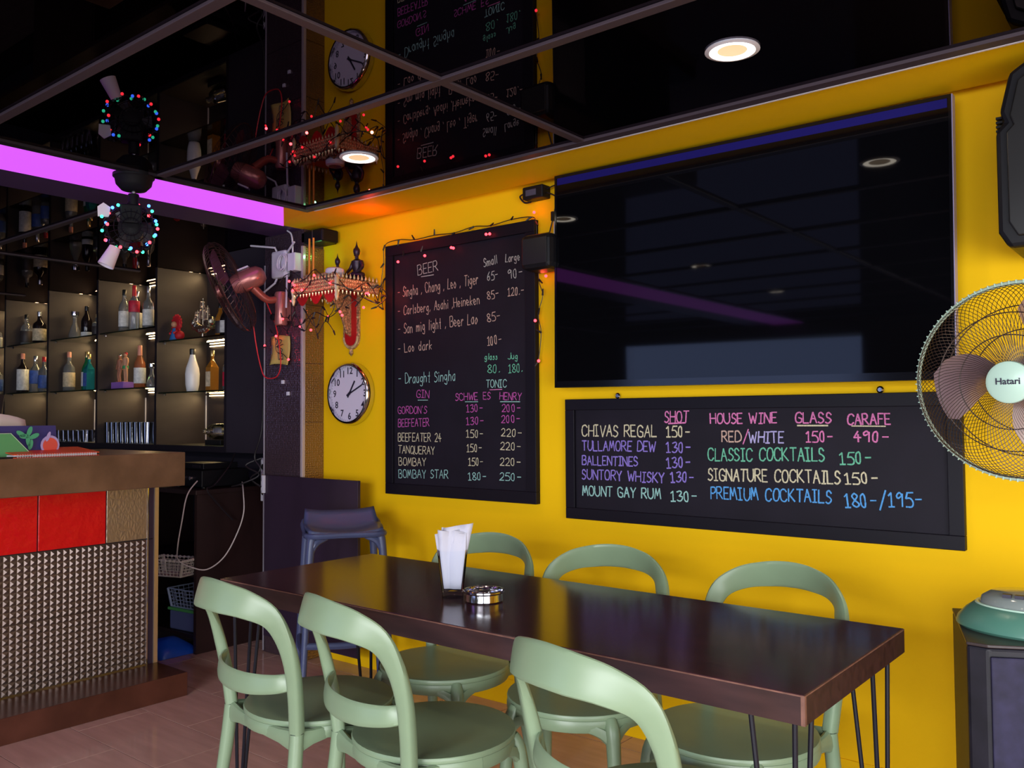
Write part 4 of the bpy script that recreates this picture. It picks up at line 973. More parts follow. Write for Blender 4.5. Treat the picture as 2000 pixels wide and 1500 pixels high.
# black box above the altar and things on the pillar
t = thing('motion_sensor_box', 'black box with rounded ends at the top of the pillar under the yellow border', 'device', (-3.655, -0.07, 2.215))
MB().box(-0.085, 0.095, -0.06, 0.05, -0.035, 0.033).build('casing', black_plastic, t, bevel=0.010); box('seam', 0.012, 0.016, -0.0615, -0.06, -0.03, 0.03, steel, t); box('foot_plate', -0.05, 0.05, 0.05, 0.07, -0.03, 0.03, black_plastic, t)
t = thing('router', 'white wireless router with four long antennas fixed to the mosaic pillar', 'router', (-3.862, -0.165, 2.085))
MB().box(-0.065, 0.060, -0.018, 0.020, -0.075, 0.072).build('casing', white_plastic, t, bevel=0.012); box('mount_plate', -0.03, 0.03, 0.02, 0.0275, -0.04, 0.04, white_plastic, t)
for a in (((-0.035, 0, 0.070), (-0.035, -0.012, 0.092), (-0.20, -0.05, 0.118)), ((-0.035, 0, -0.075), (-0.035, -0.012, -0.100), (-0.135, -0.03, -0.155)),
          ((0.055, 0, 0.055), (0.075, -0.01, 0.060), (0.155, -0.03, 0.095)), ((0.058, 0, -0.055), (0.066, -0.008, -0.075), (0.062, -0.01, -0.24))):
    MB().tube(a, 0.0055, 8).build('antenna', white_plastic, t, smooth=True)
t = thing('plug_adapter', 'pale plug adapter box right of the router near the pillar edge', 'adapter', (-3.745, -0.165, 2.085))
MB().box(-0.032, 0.032, -0.022, 0.025, -0.05, 0.045).build('casing', white_plastic, t, bevel=0.004); MB().lathe([(0.010, -0.03), (0.010, -0.022)], 8, M=Matrix.Rotation(PI/2, 4, 'X')).build('knob', steel, t)
cord('white_cable', 'white cable rising from the plug adapter to the ceiling step', [(-3.752, -0.17, 2.13), (-3.748, -0.175, 2.19), (-3.765, -0.172, 2.235), (-3.80, -0.17, 2.256)], 0.0045, white_plastic)
cl_ = []
for k in range(34):
    a = k*0.75; rr_ = 0.042+0.006*math.sin(k*1.3); cl_.append((-3.805+rr_*0.75*math.cos(a), -0.192-0.0012*k*0.4, 2.085+rr_*math.sin(a)))
cord('coiled_cable', 'coiled white cable hanging between router and plug adapter', cl_, 0.0028, white_plastic, k=3)
t = thing('pinned_note', 'yellow cloth note with black writing pinned to the mosaic pillar', 'note', (-3.885, -0.142, 1.625))
nm = MB(); vs = []
for i in range(7):
    for j in range(7):
        u, v = i/6, j/6; vs.append((-0.083+0.158*u+0.008*math.sin(v*3)-0.006*v*(1-u), -0.010*math.sin(PI*u*2)*(1-v)-0.004-0.014*(1-v)**2, -0.078+0.155*v+0.006*math.sin(u*4)))
nm.add(vs, [(i*7+j, i*7+j+1, (i+1)*7+j+1, (i+1)*7+j) for i in range(6) for j in range(6)])
o = nm.build('cloth', mat('yellow_cloth', (0.52, 0.38, 0.10), 0.8), t, smooth=True); o.modifiers.new('t', 'SOLIDIFY').thickness = 0.002
sc_ = MB()
for p in (((-0.02, 0.06), (0.04, 0.05), (0.0, 0.02), (0.05, 0.03)), ((0.01, 0.045), (0.01, -0.05), (0.04, -0.03)), ((-0.05, -0.02), (-0.045, 0.03)), ((0.03, 0.0), (0.05, -0.05), (0.02, -0.045)), ((-0.01, 0.02), (0.045, 0.0), (0.015, -0.02))):
    sc_.tube(spline([(x, -0.026, z) for x, z in p], 4), 0.0022, 4)
sc_.build('ink_writing', ink, t)
for k, (x, z) in enumerate(((-3.871, 1.455), (-3.826, 1.392))):
    tag(MB().box(x-0.010, x+0.010, -0.147, -0.1365, z-0.010, z+0.010).build('cable_clip', white_plastic, bevel=0.002), ['upper of two small white clips on the pillar below the yellow note', 'lower of two small white clips on the pillar below the yellow note'][k], 'clip')
cord('red_cord', 'thin red cord looping from the wall fan below the yellow note and back up', [(-4.04, -0.21, 1.76), (-4.03, -0.2, 1.66), (-4.01, -0.19, 1.56), (-3.985, -0.18, 1.49), (-3.93, -0.175, 1.475), (-3.87, -0.175, 1.49), (-3.845, -0.175, 1.55), (-3.86, -0.175, 1.66), (-3.885, -0.18, 1.76), (-3.91, -0.2, 1.84), (-3.925, -0.22, 1.90)], 0.0032, mat('red_cord', (0.60, 0.02, 0.03), 0.4))
cord('grey_conduit', 'thin grey conduit running down the left edge of the pillar', [(-4.035, -0.142, 2.1), (-4.035, -0.142, 1.6), (-4.035, -0.142, 1.2), (-4.035, -0.142, 0.7), (-4.035, -0.142, 0.01)], 0.005, mat('grey_conduit', (0.22, 0.2, 0.24), 0.5), k=1)

# ------------------------------------------------------------------ fairy lights
def fairy(label, wires, bulbs, off, cat='fairy lights'):
    t = thing('fairy_lights', label, cat, bulbs[0][0])
    o0 = Vector(bulbs[0][0])
    for wv in wires: MB().tube([Vector(p)-o0 for p in spline(wv, 5)], 0.0022, 4).build('wire', black_wire, t)
    bm_me = {}
    for p, m in bulbs:
        if m.name not in bm_me:
            b = MB().ball((0, 0, 0), 0.0066, n=6); o = b.build('bulb', m, t, smooth=True); bm_me[m.name] = o.data
        else: o = link('bulb', bm_me[m.name], t)
        o.location = Vector(p)-o0
    sk_ = MB()
    for p in off:
        d = Vector((random.uniform(-1, 1), random.uniform(-0.3, 0), random.uniform(-1, 1))).normalized()*0.028
        sk_.tube([Vector(p)-o0, Vector(p)-o0+d], [0.005, 0.003], 5)
    tag(sk_.build('bulb_sockets', black_wire, t), kind='stuff')
    return t
top = [(-3.205, -0.035, 1.80), (-3.225, -0.03, 1.92), (-3.20, -0.035, 2.03), (-3.19, -0.036, 2.12), (-3.09, -0.036, 2.135), (-2.98, -0.038, 2.12), (-2.85, -0.034, 2.125), (-2.72, -0.036, 2.118), (-2.6, -0.036, 2.13), (-2.5, -0.036, 2.12), (-2.38, -0.036, 2.13), (-2.27, -0.036, 2.125), (-2.245, -0.036, 2.10), (-2.24, -0.036, 2.02), (-2.235, -0.03, 1.85), (-2.215, -0.03, 1.78), (-2.24, -0.03, 1.70), (-2.225, -0.03, 1.62), (-2.24, -0.03, 1.50)]
side = [(-3.205, -0.03, 1.80), (-3.235, -0.02, 1.86), (-3.215, -0.02, 1.95), (-3.245, -0.02, 1.90), (-3.26, -0.03, 1.84), (-3.31, -0.08, 1.87), (-3.27, -0.15, 1.90)]
bb_ = [(-3.087, -0.045, 2.024), (-2.904, -0.045, 2.032), (-2.732, -0.045, 2.049), (-2.719, -0.045, 2.045), (-2.519, -0.045, 2.082), (-2.498, -0.045, 2.081), (-2.247, -0.045, 2.140), (-2.249, -0.04, 1.673), (-2.232, -0.04, 1.499), (-2.19, -0.04, 1.859)]
fairy('string of red fairy lights draped round the frame of the beer chalkboard', [top, side], [(p, bulb_red) for p in bb_], top[::1]+side[1:5]+[(-3.05, -0.045, 2.05), (-2.93, -0.045, 2.055)])
rr = random.Random(5)
ab = [(-3.622, -0.29, 1.954), (-3.43, -0.285, 1.965), (-3.31, -0.285, 1.915), (-3.145, -0.2, 1.856), (-3.60, -0.285, 1.905), (-3.723, -0.2, 1.873), (-3.796, -0.2, 1.784), (-3.65, -0.2, 1.734), (-3.562, -0.2, 1.709), (-3.425, -0.2, 1.767), (-3.335, -0.2, 1.784), (-3.32, -0.2, 1.766), (-3.163, -0.2, 1.791), (-3.994, -0.17, 1.655), (-3.786, -0.17, 1.571), (-3.894, -0.17, 1.701), (-3.52, -0.29, 1.90), (-3.155, -0.18, 1.86), (-3.58, -0.29, 1.93)]
w1 = [(-3.72, -0.2, 1.88), (-3.66, -0.3, 1.97), (-3.58, -0.29, 1.99), (-3.50, -0.29, 1.95), (-3.42, -0.29, 1.99), (-3.33, -0.29, 1.93), (-3.25, -0.29, 1.90), (-3.17, -0.2, 1.87), (-3.12, -0.15, 1.90), (-3.11, -0.1, 1.85), (-3.16, -0.12, 1.80)]
w2_ = [(-3.80, -0.2, 1.79), (-3.72, -0.22, 1.78), (-3.65, -0.24, 1.73), (-3.56, -0.25, 1.74), (-3.48, -0.24, 1.79), (-3.40, -0.22, 1.76), (-3.34, -0.2, 1.80), (-3.28, -0.2, 1.86), (-3.20, -0.2, 1.82), (-3.15, -0.2, 1.86)]
w3 = [(-3.99, -0.17, 1.65), (-3.93, -0.17, 1.72), (-3.88, -0.17, 1.68), (-3.83, -0.19, 1.76), (-3.76, -0.2, 1.72), (-3.70, -0.2, 1.80), (-3.64, -0.25, 1.86), (-3.60, -0.29, 1.92), (-3.54, -0.29, 1.88), (-3.46, -0.29, 1.92)]
w4 = [(-3.90, -0.17, 1.70), (-3.89, -0.17, 1.62), (-3.83, -0.17, 1.60), (-3.79, -0.17, 1.57)]
w6 = [(-3.66, -0.22, 1.84), (-3.60, -0.27, 1.80), (-3.55, -0.25, 1.70), (-3.49, -0.25, 1.76), (-3.46, -0.24, 1.68), (-3.41, -0.23, 1.74), (-3.36, -0.22, 1.69)]
w7 = [(-3.28, -0.28, 1.96), (-3.24, -0.22, 1.88), (-3.20, -0.14, 1.92), (-3.17, -0.10, 1.82), (-3.22, -0.16, 1.85), (-3.27, -0.22, 1.80)]
w5 = [(-3.60, -0.2, 1.80), (-3.52, -0.2, 1.72), (-3.47, -0.2, 1.82), (-3.42, -0.2, 1.77), (-3.38, -0.2, 1.83), (-3.42, -0.25, 1.89)]
fairy('tangled string of red fairy lights wound round the altar shelf', [w1, w2_, w3, w4, w5, w6, w7], [(p, bulb_red) for p in ab], w1+w2_+w3+w5+w6+w7)
# the glow the bulbs throw on the wall beside them
point('fairy_glow', (-3.17, -0.14, 1.86), 0.7, (1.0, 0.10, 0.05), 0.007); point('fairy_glow', (-3.52, -0.36, 1.90), 0.10, (1.0, 0.06, 0.06), 0.007); point('fairy_glow', (-3.12, -0.20, 2.17), 0.7, (1.0, 0.07, 0.05), 0.007)
point('fairy_glow', (-3.42, -0.34, 1.86), 0.2, (1.0, 0.06, 0.05), 0.007); point('fairy_glow', (-2.247, -0.06, 2.15), 0.10, (1.0, 0.08, 0.04), 0.01); point('fairy_glow', (-3.92, -0.22, 1.70), 0.12, (1.0, 0.05, 0.06), 0.007); point('fairy_glow', (-2.20, -0.05, 1.86), 0.04, (1.0, 0.08, 0.04), 0.01)
point('fairy_glow', (-3.66, -0.10, 2.12), 0.12, (0.2, 1.0, 0.35), 0.007)

# ------------------------------------------------------------------ downlights
for k, (x, y) in enumerate(((-0.992, -0.796), (-2.519, -0.794), (-0.99, -2.55), (-2.62, -2.52), (-0.99, -4.2), (-2.70, -3.98))):
    lb = ['round recessed ceiling downlight above the television', 'round recessed ceiling downlight above the beer chalkboard'][k] if k < 2 else 'round ceiling downlight behind the camera, %s' % ['over the right, nearer', 'over the left, nearer', 'over the right, farther', 'over the left, farther'][k-2]
    t = thing('downlight', lb, 'ceiling light', (x, y, HC), 0, 'ceiling downlights' if k < 2 else 'downlights behind the camera')
    MB().lathe([(0.072, 0.0), (0.074, -0.004), (0.062, -0.007), (0.060, -0.003)], 32, cap=False).build('rim', white_plastic, t, smooth=True)
    MB().lathe([(0.040, -0.0035), (0.061, -0.0045)], 32, cap=False).build('light_ring', downlight, t)
    MB().lathe([(0.0001, -0.0025), (0.040, -0.0035)], 32, cap=False).build('centre_plate', downlight_mid, t)
    d = bpy.data.lights.new('downlight_beam', 'AREA'); d.shape = 'DISK'; d.size = 0.11; d.energy = 1.8; d.color = (1.0, 0.80, 0.56); d.spread = math.radians(150)
    o = bpy.data.objects.new('downlight_beam', d); COL.objects.link(o); o.location = (x, y, HC-0.012)

# ------------------------------------------------------------------ small orbit fan under the ceiling with coloured lights
cf = thing('ceiling_fan', 'small black ceiling fan with a round cage hanging before the purple panel', 'fan', (-3.40, -1.225, HC-0.011))
MB().lathe([(0.080, 0.011), (0.080, -0.004), (0.073, -0.010), (0.068, -0.034), (0.048, -0.056), (0.018, -0.062), (0.0001, -0.062)], 28, cap=False).build('canopy', matte_black, cf, smooth=True)
MB().lathe([(0.008, -0.06), (0.008, -0.078)], 10).build('ball_joint', steel, cf); MB().lathe([(0.020, -0.072), (0.022, -0.08), (0.020, -0.13)], 14).build('stem', matte_black, cf, smooth=True)
Fx = Vector((0.463, 0.886, 0)); Fn = Vector((0.886, -0.463, -0.05)).normalized(); Fz = Vector((0, 0, 1))
MF = Matrix.Scale(0.9, 4) @ Matrix(((Fx.x, Fn.x, 0, 0), (Fx.y, Fn.y, 0, 0), (0, Fn.z, 1, 0), (0, 0, 0, 1)))
Cc = Matrix.Translation((0, -0.01, -0.212)) @ MF
MB().lathe([(0.0001, -0.10), (0.045, -0.095), (0.055, -0.06), (0.055, 0.0), (0.0001, 0.01)], 18, M=Cc @ Matrix.Rotation(-PI/2, 4, 'X'), cap=False).build('motor', matte_black, cf, smooth=True)
MB().box(-0.045, 0.045, -0.03, 0.03, 0.02, 0.105, M=Cc).build('yoke', matte_black, cf, bevel=0.006)
cg = MB()
for r_, yy in ((0.098, 0.02), (0.104, 0.0), (0.098, -0.03), (0.07, 0.035), (0.04, 0.04)): cg.tube([(r_*math.cos(a), yy, r_*math.sin(a)) for a in [2*PI*q/28 for q in range(28)]], 0.0022, 4, M=Cc, closed=True)
for q in range(20):
    a = 2*PI*q/20; cg.tube([(0.03*math.cos(a), 0.042, 0.03*math.sin(a)), (0.08*math.cos(a), 0.034, 0.08*math.sin(a)), (0.104*math.cos(a), 0.0, 0.104*math.sin(a)), (0.09*math.cos(a), -0.035, 0.09*math.sin(a))], 0.0012, 4, M=Cc)
cg.build('cage', matte_black, cf)
bd = MB()
for q in range(3):
    a0 = 2*PI*q/3
    vs = [(0.02*math.cos(a0), 0.0, 0.02*math.sin(a0)), (0.085*math.cos(a0-0.3), 0.012, 0.085*math.sin(a0-0.3)), (0.09*math.cos(a0+0.3), 0.0, 0.09*math.sin(a0+0.3)), (0.06*math.cos(a0+0.6), -0.012, 0.06*math.sin(a0+0.6))]
    bd.add(vs, [(0, 1, 2, 3)], M=Cc)
bd.build('blades', frame_dark, cf)
seq = [bulb_red, bulb_green, bulb_blue]
bl = []
cw = []
rr = random.Random(11)
base = Vector((-3.40, -1.225, HC-0.011))
for q in range(30):
    a = 2*PI*q/30 + rr.uniform(-0.12, 0.12); r_ = 0.112+rr.uniform(-0.018, 0.012)
    if 1.30 < a < 1.85: continue
    p = base + (Cc @ Vector((r_*math.cos(a), rr.uniform(-0.02, 0.045), r_*math.sin(a)))); bl.append((tuple(p), seq[q % 3]))
for q in range(60):
    a = 2*PI*q/60; r_ = 0.108+0.008*math.sin(q*2.1); cw.append(tuple(base + (Cc @ Vector((r_*math.cos(a), 0.015*math.sin(q*1.7), r_*math.sin(a))))))
fairy('string of red, green and blue lights wound round the cage of the small ceiling fan', [cw], bl, [])
cup_m = mat('paper_cup', (0.66, 0.60, 0.66), 0.6)
t = thing('paper_cup', 'white paper cup with grey print dangling below the lower left of the light ring', 'cup', (-3.40-0.045, -1.225-0.072, HC-0.345), 0)
t.rotation_euler = ((Matrix.Scale(1/0.9, 4) @ MF).to_3x3() @ Matrix.Rotation(math.radians(24), 3, 'Y')).to_euler()
MB().lathe([(0.022, -0.045), (0.032, 0.04), (0.030, 0.04), (0.020, -0.043)][::-1], 18, M=Matrix.Rotation(PI, 4, 'X'), cap=False).build('cup_wall', cup_m, t, smooth=True)
MB().lathe([(0.0001, 0.043), (0.021, 0.043)], 18, cap=False).build('cup_base', cup_m, t)
o = MB().prism([(-0.026, -0.03), (0.020, -0.03), (0.024, 0.015), (-0.004, 0.034), (-0.028, 0.014)], -0.002, 0.002, M=Matrix.Translation((-3.44, -1.325, HC-0.16)) @ MF @ Mx).build('paper_tag', cup_m)
tag(o, 'white paper tag at the upper left of the light ring', 'tag')

# ------------------------------------------------------------------ wall fan on the pillar
rose = mat('rose_gold_paint', (0.42, 0.16, 0.14), 0.28, 0.5); cage_m = mat('dark_cage_wire', (0.10, 0.055, 0.05), 0.35, 0.6)
def fan_cage(b, R, depth, nw, thick, twist, front=True, M=None, r_in=0.05, seg=8, sides=3):
    for q in range(nw):
        a0 = 2*PI*q/nw; pts = []
        for k in range(seg+1):
            u = k/seg; r = r_in+(R-r_in)*math.sin(u*PI/2)**0.9; a = a0+twist*u; y = depth*(math.cos(u*PI/2)**0.75)
            pts.append((r*math.cos(a), (-y if front else y), r*math.sin(a)))
        b.tube(pts, thick, sides, M=M)
def ring(b, R, y, th, n=48, M=None, sides=6): b.tube([(R*math.cos(a), y, R*math.sin(a)) for a in [2*PI*q/n for q in range(n)]], th, sides, M=M, closed=True)
def blades(b, R, n, M=None, th0=0.0, r0=0.045, tw=0.03):
    for q in range(n):
        a0 = 2*PI*q/n+th0; vs = []; N = 8
        for i in range(N+1):
            u = i/N; r = r0+(R-r0)*u; w = 0.30+0.62*math.sin(PI*min(1, 0.18+0.62*u)); 
            if u > 0.9: w *= 0.80
            for j in range(6):
                v = j/5; a = a0+0.55*u+w*(v-0.5)*1.15; vs.append((r*math.cos(a), tw*(v-0.5)*(1-0.4*u), r*math.sin(a)))
        b.add(vs, [(i*6+j, i*6+j+1, (i+1)*6+j+1, (i+1)*6+j) for i in range(N) for j in range(5)], M=M)
def frame_from(n):
    n = Vector(n).normalized(); x = Vector((0, 0, 1)).cross(n).normalized(); z = n.cross(x)
    return Matrix(((x.x, -n.x, z.x, 0), (x.y, -n.y, z.y, 0), (x.z, -n.z, z.z, 0), (0, 0, 0, 1)))   # local -y looks along n
fanw = thing('wall_fan', 'rose gold wall fan with a tilted dark wire cage mounted on the pillar', 'fan', (-3.975, -0.40, 1.947))
Mw = frame_from((-0.66, -0.62, -0.38))
b = MB(); fan_cage(b, 0.245, 0.065, 64, 0.0011, 0.5, True, Mw, 0.04, 6); fan_cage(b, 0.245, 0.07, 48, 0.0011, -0.3, False, Mw, 0.05, 6)
tag(b.build('cage_wires', cage_m, fanw), kind='stuff')
b = MB()
for R_, y, th in ((0.247, 0, 0.0035), (0.20, -0.047, 0.0014), (0.13, -0.060, 0.0014), (0.07, -0.065, 0.002), (0.21, 0.045, 0.0014)): ring(b, R_, y, th, 40, Mw, 5)
b.build('cage_rings', cage_m, fanw)
b = MB(); blades(b, 0.21, 3, Mw, 0.4); o = b.build('blades', mat('smoky_blade', (0.12, 0.06, 0.08), 0.3), fanw, smooth=True)
MB().lathe([(0.0001, 0.068), (0.035, 0.066), (0.035, 0.05), (0.0001, 0.05)][::-1], 16, M=Mw @ Matrix.Rotation(PI/2, 4, 'X'), cap=False).build('hub_cap', rose, fanw, smooth=True)
MB().lathe([(0.0001, -0.195), (0.030, -0.190), (0.052, -0.165), (0.058, -0.12), (0.056, -0.06), (0.045, -0.02), (0.0001, -0.015)], 24, M=Mw @ Matrix.Rotation(PI/2, 4, 'X'), cap=False).build('motor_housing', rose, fanw, smooth=True)
MB().box(-0.020, 0.020, -0.030, 0.030, 0.058, 0.067, M=Mw @ Matrix.Translation((0, 0.10, 0))).build('motor_label', white_plastic, fanw, bevel=0.001)
loc = Vector((-3.975, -0.40, 1.947)); mp = Vector((-3.832, -0.185, 1.848))-loc; mo = Mw @ Vector((0, 0.11, -0.05))
MB().tube(spline([mo, (mo+mp)*0.5+Vector((0, 0, -0.01)), mp+Vector((0, 0, 0.05))], 4), lerp_list([0.024, 0.020, 0.018], 4), 10).build('arm', mat('dark_rose', (0.30, 0.07, 0.05), 0.35, 0.3), fanw, smooth=True)
MB().lathe([(0.030, -0.095), (0.034, -0.088), (0.030, -0.01), (0.034, 0.07), (0.028, 0.082)], 18, M=Matrix.Translation(mp)).build('wall_mount', rose, fanw, smooth=True)
box('mount_plate', mp.x-0.025, mp.x+0.025, mp.y+0.02, mp.y+0.046, mp.z-0.07, mp.z+0.06, rose, fanw)
MB().lathe([(0.018, 0), (0.018, 0.02), (0.010, 0.024)], 14, M=Matrix.Translation(mp+Vector((-0.035, -0.01, -0.05))) @ Matrix.Rotation(PI/2, 4, 'X')).build('speed_knob', black_plastic, fanw, smooth=True)

# ------------------------------------------------------------------ swing gate leaning flat before pillar and wall
gt = thing('swing_gate', 'dark plum panel gate swung flat against the pillar behind the blue stool', 'gate', (-3.99, -0.155, 0.1))
box('panel', 0.0, 0.755, -0.018, 0.0, 0.0, 0.855, gate_wood, gt, 0.002)
for z in (0.76, 0.10):
    h_ = box('hinge', -0.008, 0.014, -0.030, -0.018, z, z+0.095, white_plastic, gt, 0.002)
    MB().tube([(-0.006, -0.024, z-0.004), (-0.006, -0.024, z+0.099)], 0.005, 8).build('hinge_pin', chrome, h_)
box('wall_bracket', 0.0, 0.03, 0.0, 0.012, 0.3, 0.5, steel, gt)

# ------------------------------------------------------------------ table
TZ = 0.75
tb = thing('dining_table', 'long dark brown wooden table with black hairpin legs', 'table', (-1.535, -1.092, 0), math.radians(-0.5))
hx_, hy_ = 0.945, 0.318
box('tabletop', -hx_, hx_, -hy_, hy_, TZ-0.003, TZ, table_top_m, tb, 0.001)
box('table_core', -hx_+0.002, hx_-0.002, -hy_+0.002, hy_-0.002, TZ-0.055, TZ-0.0035, table_edge_m, tb)
for a in ((-hx_-0.001, hx_+0.001, -hy_-0.001, -hy_+0.003), (-hx_-0.001, hx_+0.001, hy_-0.003, hy_+0.001), (-hx_-0.001, -hx_+0.003, -hy_, hy_), (hx_-0.003, hx_+0.001, -hy_, hy_)):
    box('edge_band', *a, TZ-0.056, TZ-0.0025, table_edge_m, tb)
    q = MB().box(a[0]-0.0004, a[1]+0.0004, a[2]-0.0004, a[3]+0.0004, TZ-0.004, TZ-0.0012); q.build('worn_rim', table_rim_m, tb)
MB().box(hx_-0.006, hx_+0.0018, -hy_-0.0018, -hy_+0.006, TZ-0.056, TZ-0.001).build('worn_corner', table_rim_m, tb)
for sx in (-1, 1):
    for sy in (-1, 1):
        cx, cy = sx*(hx_-0.03), sy*(hy_-0.03); foot = (cx-sx*0.01, cy-sy*0.01, 0.004)
        b = MB(); b.box(min(cx, cx-sx*0.11), max(cx, cx-sx*0.11), min(cy, cy-sy*0.12), max(cy, cy-sy*0.12), TZ-0.061, TZ-0.055)
        for k, tp in enumerate(((cx, cy), (cx-sx*0.09, cy-sy*0.005), (cx-sx*0.005, cy-sy*0.10))):
            f = (foot[0]+(0, -sx*0.012, 0)[k], foot[1]+(0, 0, -sy*0.012)[k], 0.006)
            b.tube([(tp[0], tp[1], TZ-0.056), f], 0.0055, 8)
        b.tube([(foot[0], foot[1], 0.006), (foot[0]-sx*0.012, foot[1], 0.006), (foot[0], foot[1]-sy*0.012, 0.006)], 0.006, 6)
        b.build('leg', iron, tb, smooth=True)

# napkin glass and ashtray
t = thing('napkin_glass', 'tall flared glass on the table', 'glass', (-1.694, -1.167, TZ))
MB().lathe([(0.0001, 0.0), (0.030, 0.0), (0.031, 0.004), (0.029, 0.010), (0.031, 0.016), (0.044, 0.135), (0.0425, 0.135), (0.0275, 0.022), (0.0001, 0.020)], 24, cap=False).build('glass_body', clear_glass, t, smooth=True)
nap = mat('tissue_white', (0.52, 0.51, 0.60), 0.85)
def napkin(label, rz, lx, ly, topz, w, seed):
    rr = random.Random(seed); b = MB(); N = 7; vs = []
    for i in range(N+1):
        for j in range(N+1):
            u, v = i/N*2-1, j/N; zz = topz*v; wd = min(0.0262+0.0145*zz/0.113, 0.0395) if zz < 0.108 else 0.0395+(w-0.0375)*(zz-0.108)/(topz-0.108)
            fold = 0.007*math.sin(u*5+seed)*(0.25+v*0.6)
            vs.append((u*wd, fold, 0.024+topz*v+0.007*v*u*(1 if seed % 2 else -1)))
    b.add(vs, [(i*(N+1)+j, i*(N+1)+j+1, (i+1)*(N+1)+j+1, (i+1)*(N+1)+j) for i in range(N) for j in range(N)])
    b.v = [(x+lx*max(0, z-0.11)*1.3, y+ly*max(0, z-0.11)*1.0, z) for x, y, z in b.v]
    o = b.build('napkin', nap, smooth=True, loc=(-1.694, -1.167, TZ)); o.rotation_euler = (0, 0, rz)
    o.modifiers.new('t', 'SOLIDIFY').thickness = 0.0035
    return tag(o, label, 'napkin', 'white napkins in the tall glass')
napkin('white folded napkin standing highest and rightmost in the tall glass', math.radians(36), 0.14, 0.02, 0.178, 0.040, 1)
napkin('white folded napkin in the middle front of the tall glass', math.radians(42), 0.02, -0.07, 0.160, 0.042, 2)
napkin('white folded napkin leaning left in the tall glass', math.radians(30), -0.17, 0.02, 0.160, 0.034, 3)
napkin('white folded napkin at the back of the tall glass', math.radians(20), 0.03, 0.09, 0.165, 0.036, 4)
t = thing('ashtray', 'round steel ashtray beside the napkin glass', 'ashtray', (-1.592, -1.150, TZ))
t.scale = (1.15, 1.15, 1.1)
MB().lathe([(0.0001, 0), (0.044, 0), (0.047, 0.003), (0.046, 0.020), (0.051, 0.024), (0.051, 0.028), (0.045, 0.029), (0.042, 0.024), (0.040, 0.010), (0.0001, 0.009)], 32, cap=False).build('dish', chrome, t, smooth=True)
b = MB()
for q in range(3): 
    a = 2*PI*q/3+0.5; b.box(0.018, 0.047, -0.005, 0.005, 0.026, 0.031, M=Matrix.Rotation(a, 4, 'Z'))
b.lathe([(0.0001, 0.022), (0.018, 0.024), (0.020, 0.030), (0.016, 0.030), (0.0001, 0.027)], 18, cap=False); b.build('rest_bars', chrome, t, smooth=True)

